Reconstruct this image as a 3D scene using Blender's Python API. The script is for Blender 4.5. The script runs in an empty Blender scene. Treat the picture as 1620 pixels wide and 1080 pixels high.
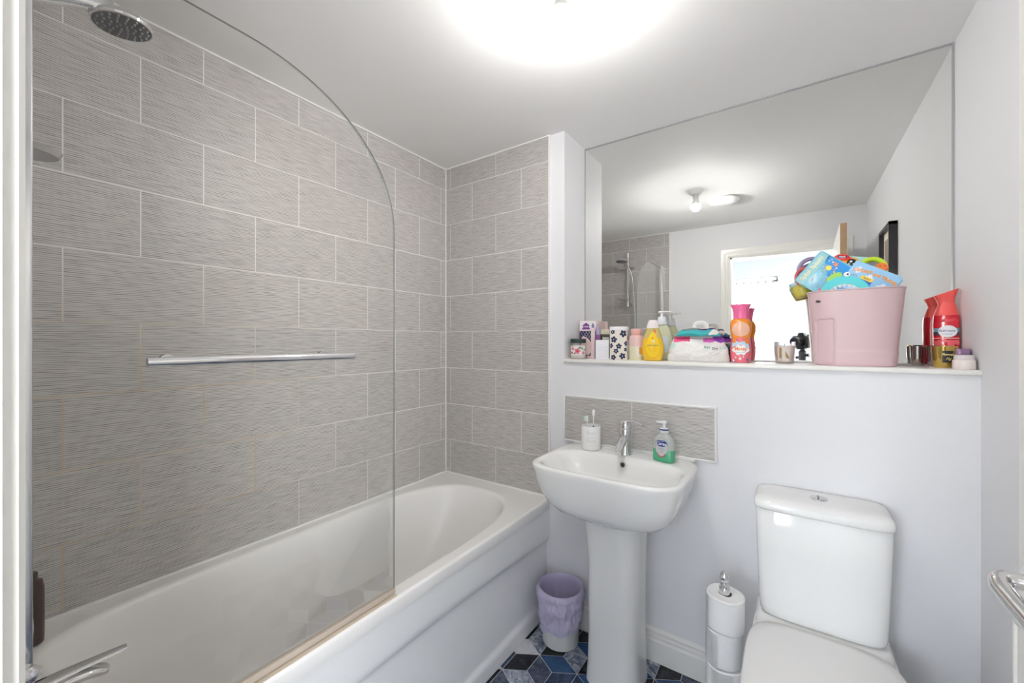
import bpy, bmesh, math, random
from mathutils import Vector, Matrix, noise
R = math.radians
PI = math.pi
rnd = random.Random(7)
sc = bpy.context.scene
COL = sc.collection
CAMZ = 1.325

# ------------------------------------------------------------------ materials
MATS = {}
def mat(name, color=(.8, .8, .8), rough=.5, metal=0.0, coat=0.0, trans=0.0, ior=1.45, emit=None, estr=0.0, alpha=1.0, sss=0.0, spec=None, sheen=0.0):
    if name in MATS: return MATS[name]
    m = bpy.data.materials.new(name); m.use_nodes = True
    b = m.node_tree.nodes['Principled BSDF']
    b.inputs['Base Color'].default_value = (*color, 1)
    b.inputs['Roughness'].default_value = rough
    b.inputs['Metallic'].default_value = metal
    b.inputs['Coat Weight'].default_value = coat
    b.inputs['Coat Roughness'].default_value = .05
    b.inputs['Transmission Weight'].default_value = trans
    b.inputs['IOR'].default_value = ior
    b.inputs['Alpha'].default_value = alpha
    if spec is not None: b.inputs['Specular IOR Level'].default_value = spec
    if emit:
        b.inputs['Emission Color'].default_value = (*emit, 1); b.inputs['Emission Strength'].default_value = estr
    m.diffuse_color = (*color, 1)
    MATS[name] = m
    return m
def nodes(m): return m.node_tree.nodes, m.node_tree.links, m.node_tree.nodes['Principled BSDF']
def N(ns, t, **kw):
    n = ns.new(t)
    for k, v in kw.items(): setattr(n, k, v)
    return n
def math_n(ns, ls, op, a, b=None, clamp=False):
    n = ns.new('ShaderNodeMath'); n.operation = op; n.use_clamp = clamp
    for i, x in enumerate((a, b)):
        if x is None: continue
        if isinstance(x, (int, float)): n.inputs[i].default_value = x
        else: ls.new(x, n.inputs[i])
    return n.outputs[0]
def bumpy(m, scale, strength, dist=.001, detail=3, vec=None):
    ns, ls, b = nodes(m)
    tc = N(ns, 'ShaderNodeTexCoord'); no = N(ns, 'ShaderNodeTexNoise'); bp = N(ns, 'ShaderNodeBump')
    no.inputs['Scale'].default_value = scale; no.inputs['Detail'].default_value = detail
    if vec:
        mp = N(ns, 'ShaderNodeMapping'); mp.inputs['Scale'].default_value = vec
        ls.new(tc.outputs['Object'], mp.inputs[0]); ls.new(mp.outputs[0], no.inputs['Vector'])
    else: ls.new(tc.outputs['Object'], no.inputs['Vector'])
    bp.inputs['Strength'].default_value = strength; bp.inputs['Distance'].default_value = dist
    ls.new(no.outputs['Fac'], bp.inputs['Height']); ls.new(bp.outputs[0], b.inputs['Normal'])
    return m

M_WALL = bumpy(mat('wall_emulsion', (.765, .765, .785), .62), 240, .12, .0006)
M_CEIL = bumpy(mat('ceiling_emulsion', (.84, .84, .84), .8), 200, .1, .0006)
M_GLOSSW = mat('white_gloss_paint', (.84, .83, .80), .28)
M_CER = mat('white_ceramic', (.84, .84, .83), .12, coat=.5)
M_ACR = mat('white_acrylic', (.83, .82, .805), .24, coat=.3)
M_ACR2 = mat('white_acrylic_panel', (.78, .79, .80), .2, coat=.3)
M_CHR = mat('chrome', (.78, .78, .79), .07, 1.0)
M_CHRS = mat('satin_chrome', (.70, .70, .71), .2, 1.0)
M_SIL = mat('white_silicone', (.80, .80, .79), .4)
M_GREYSIL = mat('grey_edge_seal', (.36, .36, .38), .4)
M_WPL = mat('white_plastic', (.82, .82, .81), .3)
M_BLK = mat('black_plastic', (.02, .02, .022), .4)
M_DGREY = mat('dark_grey_rubber', (.07, .07, .075), .5)

def tile_mat(name, axis, s0, tan=False, plain=False):
    m = mat(name, (.5, .5, .5), .42); ns, ls, b = nodes(m)
    tc = N(ns, 'ShaderNodeTexCoord'); sp = N(ns, 'ShaderNodeSeparateXYZ'); ls.new(tc.outputs['Object'], sp.inputs[0])
    s = math_n(ns, ls, 'ADD', sp.outputs[axis], -s0 + .16325 + .3265 * 10)
    z = math_n(ns, ls, 'ADD', sp.outputs['Z'], .272)
    cb = N(ns, 'ShaderNodeCombineXYZ'); ls.new(s, cb.inputs[0]); ls.new(z, cb.inputs[1])
    br = N(ns, 'ShaderNodeTexBrick'); br.offset = .5; br.offset_frequency = 2; br.squash = 1
    ls.new(cb.outputs[0], br.inputs['Vector'])
    br.inputs['Scale'].default_value = 1; br.inputs['Mortar Size'].default_value = .0017; br.inputs['Mortar Smooth'].default_value = .1
    br.inputs['Brick Width'].default_value = 40 if plain else .3265; br.inputs['Row Height'].default_value = 40 if plain else .2065
    br.inputs['Color1'].default_value = (.93, .93, .93, 1); br.inputs['Color2'].default_value = (1.0, .995, .985, 1); br.inputs['Mortar'].default_value = (1, 1, 1, 1)
    # streaky ribs, their thin groove shadows drawn into the colour
    cs = N(ns, 'ShaderNodeCombineXYZ')
    ls.new(math_n(ns, ls, 'MULTIPLY', s, 17), cs.inputs[0]); ls.new(math_n(ns, ls, 'MULTIPLY', z, 230), cs.inputs[1])
    no = N(ns, 'ShaderNodeTexNoise'); no.inputs['Scale'].default_value = 1; no.inputs['Detail'].default_value = 2.5; ls.new(cs.outputs[0], no.inputs['Vector'])
    cs2 = N(ns, 'ShaderNodeCombineXYZ'); ls.new(math_n(ns, ls, 'MULTIPLY', s, 9), cs2.inputs[0]); ls.new(math_n(ns, ls, 'MULTIPLY', z, 60), cs2.inputs[1])
    no2 = N(ns, 'ShaderNodeTexNoise'); no2.inputs['Scale'].default_value = 1; no2.inputs['Detail'].default_value = 2; ls.new(cs2.outputs[0], no2.inputs['Vector'])
    ph = math_n(ns, ls, 'ADD', math_n(ns, ls, 'MULTIPLY', z, 2 * PI / .0052), math_n(ns, ls, 'MULTIPLY', no2.outputs['Fac'], 7))
    wv = math_n(ns, ls, 'ADD', math_n(ns, ls, 'MULTIPLY', math_n(ns, ls, 'SINE', ph), .5), .5)
    h = math_n(ns, ls, 'ADD', math_n(ns, ls, 'MULTIPLY', wv, .42), math_n(ns, ls, 'MULTIPLY', no.outputs['Fac'], .75))
    rp = N(ns, 'ShaderNodeValToRGB'); e = rp.color_ramp.elements
    e[0].position = .32; e[0].color = (.255, .245, .236, 1); e[1].position = .62; e[1].color = (.60, .575, .555, 1)
    ls.new(h, rp.inputs[0])
    mul = N(ns, 'ShaderNodeMix', data_type='RGBA', blend_type='MULTIPLY'); mul.inputs['Factor'].default_value = 1
    ls.new(rp.outputs[0], mul.inputs['A']); ls.new(br.outputs['Color'], mul.inputs['B'])
    gm = N(ns, 'ShaderNodeMix', data_type='RGBA'); gm.inputs['A'].default_value = (.76, .75, .73, 1); gm.inputs['B'].default_value = (.50, .37, .24, 1)
    if tan:
        n3 = N(ns, 'ShaderNodeTexNoise'); n3.inputs['Scale'].default_value = 3.2; ls.new(tc.outputs['Object'], n3.inputs['Vector'])
        a = math_n(ns, ls, 'MULTIPLY', math_n(ns, ls, 'SUBTRACT', 1.15, sp.outputs['Y'], True), 2.2, True)
        c = math_n(ns, ls, 'MULTIPLY', math_n(ns, ls, 'SUBTRACT', 1.62, sp.outputs['Z'], True), 2.6, True)
        f = math_n(ns, ls, 'MULTIPLY', math_n(ns, ls, 'MULTIPLY', a, c), math_n(ns, ls, 'ADD', n3.outputs['Fac'], .25), True)
        ls.new(f, gm.inputs['Factor'])
    else: gm.inputs['Factor'].default_value = 0
    fin = N(ns, 'ShaderNodeMix', data_type='RGBA'); ls.new(br.outputs['Fac'], fin.inputs['Factor'])
    ls.new(mul.outputs['Result'], fin.inputs['A']); ls.new(gm.outputs['Result'], fin.inputs['B']); ls.new(fin.outputs['Result'], b.inputs['Base Color'])
    bp = N(ns, 'ShaderNodeBump'); bp.inputs['Strength'].default_value = .3; bp.inputs['Distance'].default_value = .0012
    inv = math_n(ns, ls, 'SUBTRACT', 1, br.outputs['Fac'])
    ls.new(math_n(ns, ls, 'MULTIPLY', h, inv), bp.inputs['Height']); ls.new(bp.outputs[0], b.inputs['Normal'])
    return m
M_TL = tile_mat('ribbed_tile_left', 'Y', .216, True)
M_TE = tile_mat('ribbed_tile_end', 'X', -1.623)
M_TS = tile_mat('ribbed_tile_splash', 'X', -.5635 - 6, plain=True)

def marble(name, base, vein, scale=14, amt=.6):
    m = mat(name, base, .22); ns, ls, b = nodes(m)
    tc = N(ns, 'ShaderNodeTexCoord'); no = N(ns, 'ShaderNodeTexNoise'); no.inputs['Scale'].default_value = scale; no.inputs['Detail'].default_value = 8; no.inputs['Roughness'].default_value = .7; no.inputs['Distortion'].default_value = 1.6
    ls.new(tc.outputs['Object'], no.inputs['Vector'])
    rp = N(ns, 'ShaderNodeValToRGB'); e = rp.color_ramp.elements; e[0].position = .42; e[0].color = (*base, 1); e[1].position = .42 + .35 / amt * .6; e[1].color = (*vein, 1)
    ls.new(no.outputs['Fac'], rp.inputs[0]); ls.new(rp.outputs[0], b.inputs['Base Color'])
    return m
FL = [marble('tile_black', (.008, .009, .014), (.03, .035, .05)), marble('tile_navy', (.015, .03, .065), (.09, .13, .22)),
      marble('tile_blue', (.02, .06, .15), (.06, .13, .28)), marble('tile_slate', (.035, .045, .075), (.15, .18, .25), 22),
      marble('tile_pale', (.10, .13, .20), (.62, .65, .72), 26, .8), marble('tile_white', (.50, .51, .54), (.68, .68, .70))]

# thin pane glass: clear sheet that lets light pass and mirrors at grazing angles
def pane_mat(name, tint=(.90, .93, .92), refl=1.0, rough=.0):
    m = bpy.data.materials.new(name); m.use_nodes = True; ns, ls = m.node_tree.nodes, m.node_tree.links
    ns.remove(ns['Principled BSDF']); out = ns['Material Output']
    t = N(ns, 'ShaderNodeBsdfTransparent'); t.inputs[0].default_value = (*tint, 1)
    g = N(ns, 'ShaderNodeBsdfGlossy'); g.inputs['Roughness'].default_value = rough; g.inputs[0].default_value = (1, 1, 1, 1)
    f = N(ns, 'ShaderNodeFresnel'); f.inputs['IOR'].default_value = 1.5
    mx = N(ns, 'ShaderNodeMixShader'); ls.new(math_n(ns, ls, 'MULTIPLY', f.outputs[0], refl, True), mx.inputs[0]); ls.new(t.outputs[0], mx.inputs[1]); ls.new(g.outputs[0], mx.inputs[2])
    ls.new(mx.outputs[0], out.inputs['Surface']); MATS[name] = m
    return m
M_PANE = pane_mat('clear_pane', (.972, .972, .965), .28)
M_JARGL = pane_mat('jar_glass', (.985, .985, .985), .45)
M_WINGL = pane_mat('window_glass', (.98, .98, .98), .6)
M_PANEEDGE = mat('glass_edge', (.28, .30, .29), .12)
M_MIRROR = mat('mirror_silver', (.86, .865, .845), .0, 1.0)

# ------------------------------------------------------------------ mesh helpers
def link(o): COL.objects.link(o); return o
def obj(name, bm, m=None, parent=None, smooth=True, angle=40):
    me = bpy.data.meshes.new(name)
    if isinstance(bm, tuple):
        me.from_pydata(bm[0], [], bm[1])
    else:
        bmesh.ops.recalc_face_normals(bm, faces=bm.faces); bm.to_mesh(me); bm.free()
    ms = m if isinstance(m, (list, tuple)) else [m]
    for x in ms:
        if x: me.materials.append(x)
    if smooth:
        me.polygons.foreach_set('use_smooth', [True] * len(me.polygons))
        me.set_sharp_from_angle(angle=R(angle))
    o = bpy.data.objects.new(name, me); link(o)
    if parent: o.parent = parent
    return o
def thing(name, label, cat, loc=(0, 0, 0), rz=0, group=None):
    o = bpy.data.objects.new(name, None); link(o); o.empty_display_size = .05
    o.location = loc; o.rotation_euler = (0, 0, rz); o['label'] = label; o['category'] = cat
    if group: o['group'] = group
    return o
def tag(o, label, cat, group=None):
    o['label'] = label; o['category'] = cat
    if group: o['group'] = group
    return o
def struct(o, label=None):
    o['kind'] = 'structure'
    if label: o['label'] = label
    return o
def box(bm, x0, x1, y0, y1, z0, z1, bev=0, seg=2, M=None):
    r = bmesh.ops.create_cube(bm, size=1)
    for v in r['verts']: v.co = Vector(((x0 + x1) / 2 + v.co.x * (x1 - x0), (y0 + y1) / 2 + v.co.y * (y1 - y0), (z0 + z1) / 2 + v.co.z * (z1 - z0)))
    vs = list(r['verts'])
    if bev:
        es = list({e for v in r['verts'] for e in v.link_edges})
        rr = bmesh.ops.bevel(bm, geom=es, offset=bev, segments=seg, affect='EDGES', profile=.5)
        vs = list({v for f in rr['faces'] for v in f.verts} | {v for v in vs if v.is_valid})
    if M:
        for v in vs: v.co = M @ v.co
    return vs
def B(*a, **k):
    bm = bmesh.new(); box(bm, *a, **k); return bm
def lathe(prof, seg=48, sx=1, sy=1, bm=None, cap0=True, cap1=True, off=(0, 0)):
    """prof: (radius, z) bottom to top; elliptical with sx, sy"""
    bm = bm or bmesh.new(); rings = []
    for r, z in prof:
        rings.append([bm.verts.new((off[0] + r * sx * math.cos(2 * PI * i / seg), off[1] + r * sy * math.sin(2 * PI * i / seg), z)) for i in range(seg)])
    for a, b in zip(rings, rings[1:]):
        for i in range(seg): bm.faces.new((a[i], a[(i + 1) % seg], b[(i + 1) % seg], b[i]))
    if cap0: bm.faces.new(rings[0][::-1])
    if cap1: bm.faces.new(rings[-1])
    return bm
def se(cx, cy, a, b, n, N_=72, n2=None, skew=0):
    """superellipse ring; n for -y half, n2 for +y half"""
    out = []
    for i in range(N_):
        t = 2 * PI * i / N_; c, s = math.cos(t), math.sin(t)
        w = .5 + .5 * s; k = n if n2 is None else n * (1 - w) + n2 * w
        d = (abs(c) ** k + abs(s) ** k) ** (-1 / k)
        out.append((cx + a * c * d, cy + b * s * d))
    return out
def loft(rings, bm=None, cap0=True, cap1=True, closed=True):
    """rings: list of lists of 3-D points"""
    bm = bm or bmesh.new(); R_ = [[bm.verts.new(p) for p in r] for r in rings]
    n = len(R_[0])
    for a, b in zip(R_, R_[1:]):
        for i in range(n if closed else n - 1): bm.faces.new((a[i], a[(i + 1) % n], b[(i + 1) % n], b[i]))
    if cap0: bm.faces.new(R_[0][::-1])
    if cap1: bm.faces.new(R_[-1])
    return bm
def zring(pts, z): return [(x, y, z) for x, y in pts]
def tube(path, r, seg=14, bm=None, caps=True, flat=1.0, closed=False):
    """path of 3-D points; r number or list"""
    bm = bm or bmesh.new(); P = [Vector(p) for p in path]; n = len(P); rings = []
    up = None
    for i, p in enumerate(P):
        if closed: t = P[(i + 1) % n] - P[i - 1]
        else: t = (P[min(i + 1, n - 1)] - P[max(i - 1, 0)])
        t.normalize()
        if up is None: up = Vector((0, 0, 1)) if abs(t.z) < .9 else Vector((0, 1, 0))
        s = t.cross(up)
        if s.length < 1e-4: s = t.cross(Vector((1, 0, 0)))
        s.normalize(); u = s.cross(t).normalized(); up = u
        rr = r[i] if isinstance(r, (list, tuple)) else r
        rings.append([bm.verts.new(p + s * rr * math.cos(2 * PI * k / seg) + u * rr * flat * math.sin(2 * PI * k / seg)) for k in range(seg)])
    for a, b in zip(rings, rings[1:] + ([rings[0]] if closed else [])):
        for k in range(seg): bm.faces.new((a[k], a[(k + 1) % seg], b[(k + 1) % seg], b[k]))
    if caps and not closed: bm.faces.new(rings[0][::-1]); bm.faces.new(rings[-1])
    return bm
def smoothpath(pts, n=8):
    P = [Vector(p) for p in pts]; out = []
    for i in range(len(P) - 1):
        p0, p1, p2, p3 = P[max(i - 1, 0)], P[i], P[i + 1], P[min(i + 2, len(P) - 1)]
        for k in range(n):
            t = k / n
            out.append(.5 * ((2 * p1) + (p2 - p0) * t + (2 * p0 - 5 * p1 + 4 * p2 - p3) * t * t + (3 * p1 - p0 - 3 * p2 + p3) * t ** 3))
    out.append(P[-1]); return out
def prism(outline, depth, M=None, bev=0, bm=None):
    """outline of (x,z), extruded along +y by depth from y=0; mapped by matrix M"""
    bm = bm or bmesh.new()
    a = [bm.verts.new((x, 0, z)) for x, z in outline]; b = [bm.verts.new((x, depth, z)) for x, z in outline]
    n = len(a); fs = [bm.faces.new(a), bm.faces.new(b[::-1])]
    for i in range(n): bm.faces.new((a[i], b[i], b[(i + 1) % n], a[(i + 1) % n]))
    vs = a + b
    if bev:
        es = [e for f in fs for e in f.edges]
        rr = bmesh.ops.bevel(bm, geom=list(set(es)), offset=bev, segments=2, affect='EDGES', profile=.5)
        vs = list({v for v in vs if v.is_valid} | set(rr['verts']))
    if M:
        for v in vs: v.co = M @ v.co
    return bm
def disc(rx, rz, n=28): return [(rx * math.cos(2 * PI * i / n), rz * math.sin(2 * PI * i / n)) for i in range(n)]
def decal(outline, fn, rings=3, c=None, bm=None):
    """star-shaped flat outline (s,z) laid on a surface by fn(s,z)->point"""
    bm = bm or bmesh.new(); n = len(outline)
    if c is None: c = (sum(p[0] for p in outline) / n, sum(p[1] for p in outline) / n)
    cv = bm.verts.new(fn(*c)); prev = None
    for k in range(1, rings + 1):
        t = k / rings
        cur = [bm.verts.new(fn(c[0] + (x - c[0]) * t, c[1] + (z - c[1]) * t)) for x, z in outline]
        for i in range(n):
            j = (i + 1) % n
            if prev is None: bm.faces.new((cv, cur[i], cur[j]))
            else: bm.faces.new((prev[i], cur[i], cur[j], prev[j]))
        prev = cur
    return bm
def rect(x0, x1, z0, z1, n=8):
    o = []
    for i in range(n): o.append((x0 + (x1 - x0) * i / n, z0))
    for i in range(n): o.append((x1, z0 + (z1 - z0) * i / n))
    for i in range(n): o.append((x1 - (x1 - x0) * i / n, z1))
    for i in range(n): o.append((x0, z1 - (z1 - z0) * i / n))
    return o
def flower(cx, cz, r, petals=5, rot=0, n=40):
    return [(cx + r * (.62 + .38 * abs(math.cos(petals / 2 * (2 * PI * i / n)))) * math.cos(2 * PI * i / n + rot),
             cz + r * (.62 + .38 * abs(math.cos(petals / 2 * (2 * PI * i / n)))) * math.sin(2 * PI * i / n + rot)) for i in range(n)]
def text_mesh(s, size, fn, name, m, parent, align='CENTER', shear=0, bold=0.0):
    cu = bpy.data.curves.new('t', 'FONT'); cu.body = s; cu.size = size; cu.align_x = align; cu.align_y = 'CENTER'; cu.shear = shear; cu.offset = bold; cu.resolution_u = 2
    o = bpy.data.objects.new('t', cu); link(o); dg = bpy.context.evaluated_depsgraph_get()
    me = bpy.data.meshes.new_from_object(o.evaluated_get(dg)); bpy.data.objects.remove(o); bpy.data.curves.remove(cu)
    vs = [fn(v.co.x, v.co.y) for v in me.vertices]; fs = [tuple(p.vertices) for p in me.polygons]; bpy.data.meshes.remove(me)
    t = obj(name, (vs, fs), m, parent, smooth=False)
    return t
def wrap(a, b=None, off=.0004, z0=0, rot=0, n=2):
    """lay (s,z) on a body of half widths a(z), b(z), section exponent n; s=0 faces -y"""
    b = b or a
    def fn(s, z):
        zz = z + z0; A = a(zz) + off; Bq = b(zz) + off
        if n == 2:
            th = s / max(A, 1e-4) + rot; return (A * math.sin(th), -Bq * math.cos(th), zz)
        x = max(-.985, min(.985, s / A)); return (A * x, -Bq * (1 - abs(x) ** n) ** (1 / n), zz)
    return fn
def interp(prof):
    def f(z):
        for (r0, z0), (r1, z1) in zip(prof, prof[1:]):
            if z0 <= z <= z1: return r0 + (r1 - r0) * (z - z0) / max(z1 - z0, 1e-6)
        return prof[-1][0] if z > prof[-1][1] else prof[0][0]
    return f

# ------------------------------------------------------------------ room
XL, XR, YE, YM, YB, ZC = -1.66, .45, 1.73, 1.96, .028, 2.328
XT, XN = -.972, -.89           # tile edge, niche corner
DX0, DX1, DZ = -.435, .310, 2.04
BY = YB - .11                  # far face of the door wall
struct(obj('wall_left', B(XL - .1, XL, BY, YE + .35, 0, ZC), M_TL, smooth=False), 'grey ribbed tiled wall along the bath')
o = struct(obj('wall_end', B(XL, XN, YE, YE + .35, 0, ZC), M_WALL, smooth=False), 'end wall, tiled over the bath and painted beside it')
struct(obj('wall_end_tiles', B(XL, XT, YE - .004, YE, .55, ZC), M_TE, smooth=False), 'grey ribbed tiles on the end wall over the bath')
struct(obj('wall_end_lower', B(XN, XR, YE, YM + .02, 0, CAMZ - .098), M_WALL, smooth=False), 'boxed out half height wall behind basin and toilet')
struct(obj('wall_niche', B(XN, XR, YM + .006, YM + .12, CAMZ - .098, ZC), M_WALL, smooth=False), 'wall behind the mirror')
struct(obj('wall_right', B(XR, XR + .1, BY, YM + .12, 0, ZC), M_WALL, smooth=False), 'plain painted right wall')
struct(obj('ceiling', B(XL - .1, XR + .1, BY, YE + .35, ZC, ZC + .08), M_CEIL, smooth=False), 'white painted ceiling')
bm = B(XL - .1, DX0, BY, YB, 0, ZC); box(bm, DX1, XR + .1, BY, YB, 0, ZC); box(bm, DX0, DX1, BY, YB, DZ, ZC)
struct(obj('wall_back', bm, M_WALL, smooth=False), 'painted wall around the doorway')
struct(obj('wall_back_tiles', B(XL, -.925, YB, YB + .004, .55, ZC), M_TE, smooth=False), 'grey ribbed tiles on the tap end wall')
# ledge board
struct(obj('trim_1', B(XN - .0, XR, YE - .012, YM + .004, CAMZ - .098, CAMZ - .083, bev=.003), M_GLOSSW), 'white ledge board under the mirror')
# tile edge strips and silicone
bm = B(XT, XT + .008, YE - .012, YE, .55, ZC); box(bm, -.925, -.917, YB, YB + .012, .55, ZC)
box(bm, XL, XT, YE - .010, YE - .002, ZC - .006, ZC); box(bm, XL - .0, XL + .006, YB, YE, ZC - .006, ZC); box(bm, XL, -.925, YB, YB + .009, ZC - .006, ZC)
box(bm, XL, XL + .004, YE - .009, YE - .003, .57, ZC)
struct(obj('trim_2', bm, M_SIL), 'white tile edging strips')
bm = bmesh.new()
def skirt(bm, x0, x1, y):
    pts = [(0, 0), (-.017, 0), (-.017, .085), (-.013, .095), (-.014, .104), (-.011, .112), (-.012, .122), (-.006, .130), (0, .132)]
    a = [bm.verts.new((x0, y + p[0], p[1])) for p in pts]; b = [bm.verts.new((x1, y + p[0], p[1])) for p in pts]
    for i in range(len(pts)): j = (i + 1) % len(pts); bm.faces.new((a[i], a[j], b[j], b[i]))
    bm.faces.new(a[::-1]); bm.faces.new(b)
skirt(bm, XT, XR, YE); struct(obj('baseboard_end', bm, M_GLOSSW, angle=20), 'white moulded skirting under the basin')
bm = bmesh.new(); skirt(bm, 0, YE - YB - .04, 0)
for v in bm.verts: v.co = Vector((XR + v.co.y, YB + .02 + v.co.x, v.co.z))
struct(obj('baseboard_right', bm, M_GLOSSW, angle=20), 'white moulded skirting along the right wall')

# floor: rhombus marble tiles in a tumbling block pattern
def floor_mesh():
    bm = bmesh.new(); mats = [mat('floor_grout', (.55, .56, .58), .6)] + FL
    v = [bm.verts.new(p) for p in ((XL, BY, -.001), (XR, BY, -.001), (XR, YE + .02, -.001), (XL, YE + .02, -.001))]; bm.faces.new(v).material_index = 0
    e = .1; hx = e * .866; r2 = random.Random(11)
    def q(pts):
        c = Vector((sum(p[0] for p in pts) / 4, sum(p[1] for p in pts) / 4))
        if c.x < -1.1 or c.x > XR - .02 or c.y < YB - .08 or c.y > YE + .1: return
        k = 1 - .0012 / (e * .43); P = []
        for p in pts:
            x = c.x + (p[0] - c.x) * k; y = c.y + (p[1] - c.y) * k
            P.append(bm.verts.new((min(x, XR - .001), min(y, YE + .015), 0)))
        f = bm.faces.new(P)
        return f
    seq = [1, 4, 2, 3, 1, 6, 1, 2, 5, 4, 3, 1, 2]
    for j in range(-14, 4):
        for i in range(-8, 14):
            x = -.79 + i * 2 * hx + (j % 2) * hx; y = 1.476 + j * .15
            for k, pts in enumerate((((x - hx, y), (x, y - .05), (x + hx, y), (x, y + .05)),
                                     ((x - hx, y), (x - hx, y - .1), (x, y - .15), (x, y - .05)),
                                     ((x + hx, y), (x, y - .05), (x, y - .15), (x + hx, y - .1)))):
                f = q(pts)
                if f:
                    if k == 0: c = r2.choice([3, 3, 3, 6, 5])
                    elif k == 1: c = r2.choice([4, 2, 5, 4, 2])
                    else: c = r2.choice([1, 1, 2, 1])
                    f.material_index = c
    for f in bm.faces:
        if f.normal.z < 0: f.normal_flip()
    me = bpy.data.meshes.new('floor'); bm.to_mesh(me); bm.free()
    for m in mats: me.materials.append(m)
    o = bpy.data.objects.new('floor', me); link(o); return o
struct(floor_mesh(), 'floor of blue, black and white marble rhombus tiles')
struct(obj('floor_slab', B(XL - .1, XR + .1, BY, YE + .02, -.08, -.002), mat('screed', (.4, .4, .4), .8), smooth=False))

# doorway lining and architrave
def architrave(y, sgn, name):
    bm = bmesh.new()
    prof = [(.000, 0), (.000, .008), (.012, .012), (.016, .009), (.030, .010), (.034, .007), (.058, .0125), (.068, .0125), (.072, 0)]
    path = [(DX0 + .004, 0), (DX0 + .004, DZ - .004), (DX1 - .004, DZ - .004), (DX1 - .004, 0)]
    nrm = [(-1, 0), (-1, 1), (1, 1), (1, 0)]; rings = []
    for (x, z), (nx, nz) in zip(path, nrm): rings.append([bm.verts.new((x + nx * w, y + sgn * h, z + nz * w)) for w, h in prof])
    for a, b in zip(rings, rings[1:]):
        for i in range(len(prof) - 1): bm.faces.new((a[i], a[i + 1], b[i + 1], b[i]))
    return struct(obj(name, bm, M_GLOSSW, angle=20), 'white moulded architrave around the doorway')
architrave(YB, 1, 'trim_3'); architrave(BY, -1, 'trim_4')
bm = B(DX0, DX0 + .018, BY, YB, 0, DZ); box(bm, DX1 - .018, DX1, BY, YB, 0, DZ); box(bm, DX0, DX1, BY, YB, DZ - .018, DZ)
struct(obj('trim_5', bm, M_GLOSSW, smooth=False), 'white door lining')
# the open door, swung in against the right wall
def door():
    L, T, H = .752, .035, 2.035
    d = bpy.data.objects.new('door_1', None); link(d); d['kind'] = 'structure'; d['label'] = 'white bathroom door standing open by the right wall'
    d.location = (.291, .046, 0)
    d.rotation_euler = (0, 0, R(1.3))
    # local: leaf runs along +y, thickness to -x
    bm = bmesh.new(); box(bm, -T, 0, .0015, L - .002, .006, H, bev=.0015)
    obj('door_leaf', bm, M_GLOSSW, d)
    obj('door_edge', B(-T + .0015, -.0015, L - .002, L, .007, H - .001), bumpy(mat('bare_wood_edge', (.48, .31, .18), .5), 20, .2, .001, 4, (1, 1, .1)), d, smooth=False)
    for zz in (.25, 1.05, 1.8):
        obj('hinge', tube([(.002, -.002, zz - .045), (.002, -.002, zz + .045)], .006), M_CHRS, d)
    h = obj('lever_handle', lathe([(.0, 0), (.026, 0), (.026, .007), (.023, .010), (.0, .010)], 32, cap0=False, cap1=False), M_CHR, d)
    h.location = (-T, .692, 1.038); h.rotation_euler = (0, R(-90), 0)
    hz = 1.038
    p = smoothpath([(-T - .008, .697, hz), (-T - .022, .698, hz), (-T - .032, .694, hz - .001), (-T - .036, .682, hz - .003), (-T - .036, .66, hz - .006), (-T - .034, .60, hz - .010), (-T - .034, .56, hz - .010)], 8)
    g = obj('lever', tube(p, .0098, 18), M_CHR, d)
    return d
door()

# the room beyond the doorway (seen in the mirror)
M_BWALL = mat('bedroom_emulsion', (.47, .51, .56), .8)
BX0, BX1, BYF = -1.9, 1.5, -2.3
WX0, WX1, WZ0, WZ1 = -1.25, -.145, .92, 2.17
bm = B(BX0, WX0, BYF - .25, BYF, 0, 2.4); box(bm, WX1, BX1, BYF - .25, BYF, 0, 2.4); box(bm, WX0, WX1, BYF - .25, BYF, 0, WZ0); box(bm, WX0, WX1, BYF - .25, BYF, WZ1, 2.4)
struct(obj('wall_bedroom_far', bm, M_BWALL, smooth=False), 'pale wall with the window in the next room')
struct(obj('wall_bedroom_left', B(BX0 - .1, BX0, BYF - .25, BY, 0, 2.4), M_BWALL, smooth=False))
VY0, VY1, VZ0, VZ1 = -2.15, -.55, .45, 2.15
bm = B(BX1, BX1 + .1, BYF - .25, VY0, 0, 2.4); box(bm, BX1, BX1 + .1, VY1, BY, 0, 2.4); box(bm, BX1, BX1 + .1, VY0, VY1, 0, VZ0); box(bm, BX1, BX1 + .1, VY0, VY1, VZ1, 2.4)
struct(obj('wall_bedroom_right', bm, M_BWALL, smooth=False))
w2 = bpy.data.objects.new('added_fill_window', None); link(w2); w2['kind'] = 'structure'; w2['label'] = 'added unseen bedroom window for fill daylight, around the corner'  # invented opening, out of view, to bring daylight to the lower left
bm = B(BX1 + .03, BX1 + .08, VY0, VY0 + .05, VZ0, VZ1); box(bm, BX1 + .03, BX1 + .08, VY1 - .05, VY1, VZ0, VZ1); box(bm, BX1 + .03, BX1 + .08, VY0, VY1, VZ0, VZ0 + .05); box(bm, BX1 + .03, BX1 + .08, VY0, VY1, VZ1 - .05, VZ1)
obj('window_frame', bm, M_WPL, w2, smooth=False)
obj('window_pane', B(BX1 + .053, BX1 + .058, VY0 + .04, VY1 - .04, VZ0 + .04, VZ1 - .04), M_WINGL, w2, smooth=False)
bm = B(BX0, XL - .1, BY, BY + .1, 0, 2.4); box(bm, XR + .1, BX1, BY, BY + .1, 0, 2.4); box(bm, BX0, BX1, BY, BY + .02, ZC + .08, 2.42)
struct(obj('wall_bedroom_near', bm, M_BWALL, smooth=False))
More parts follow.
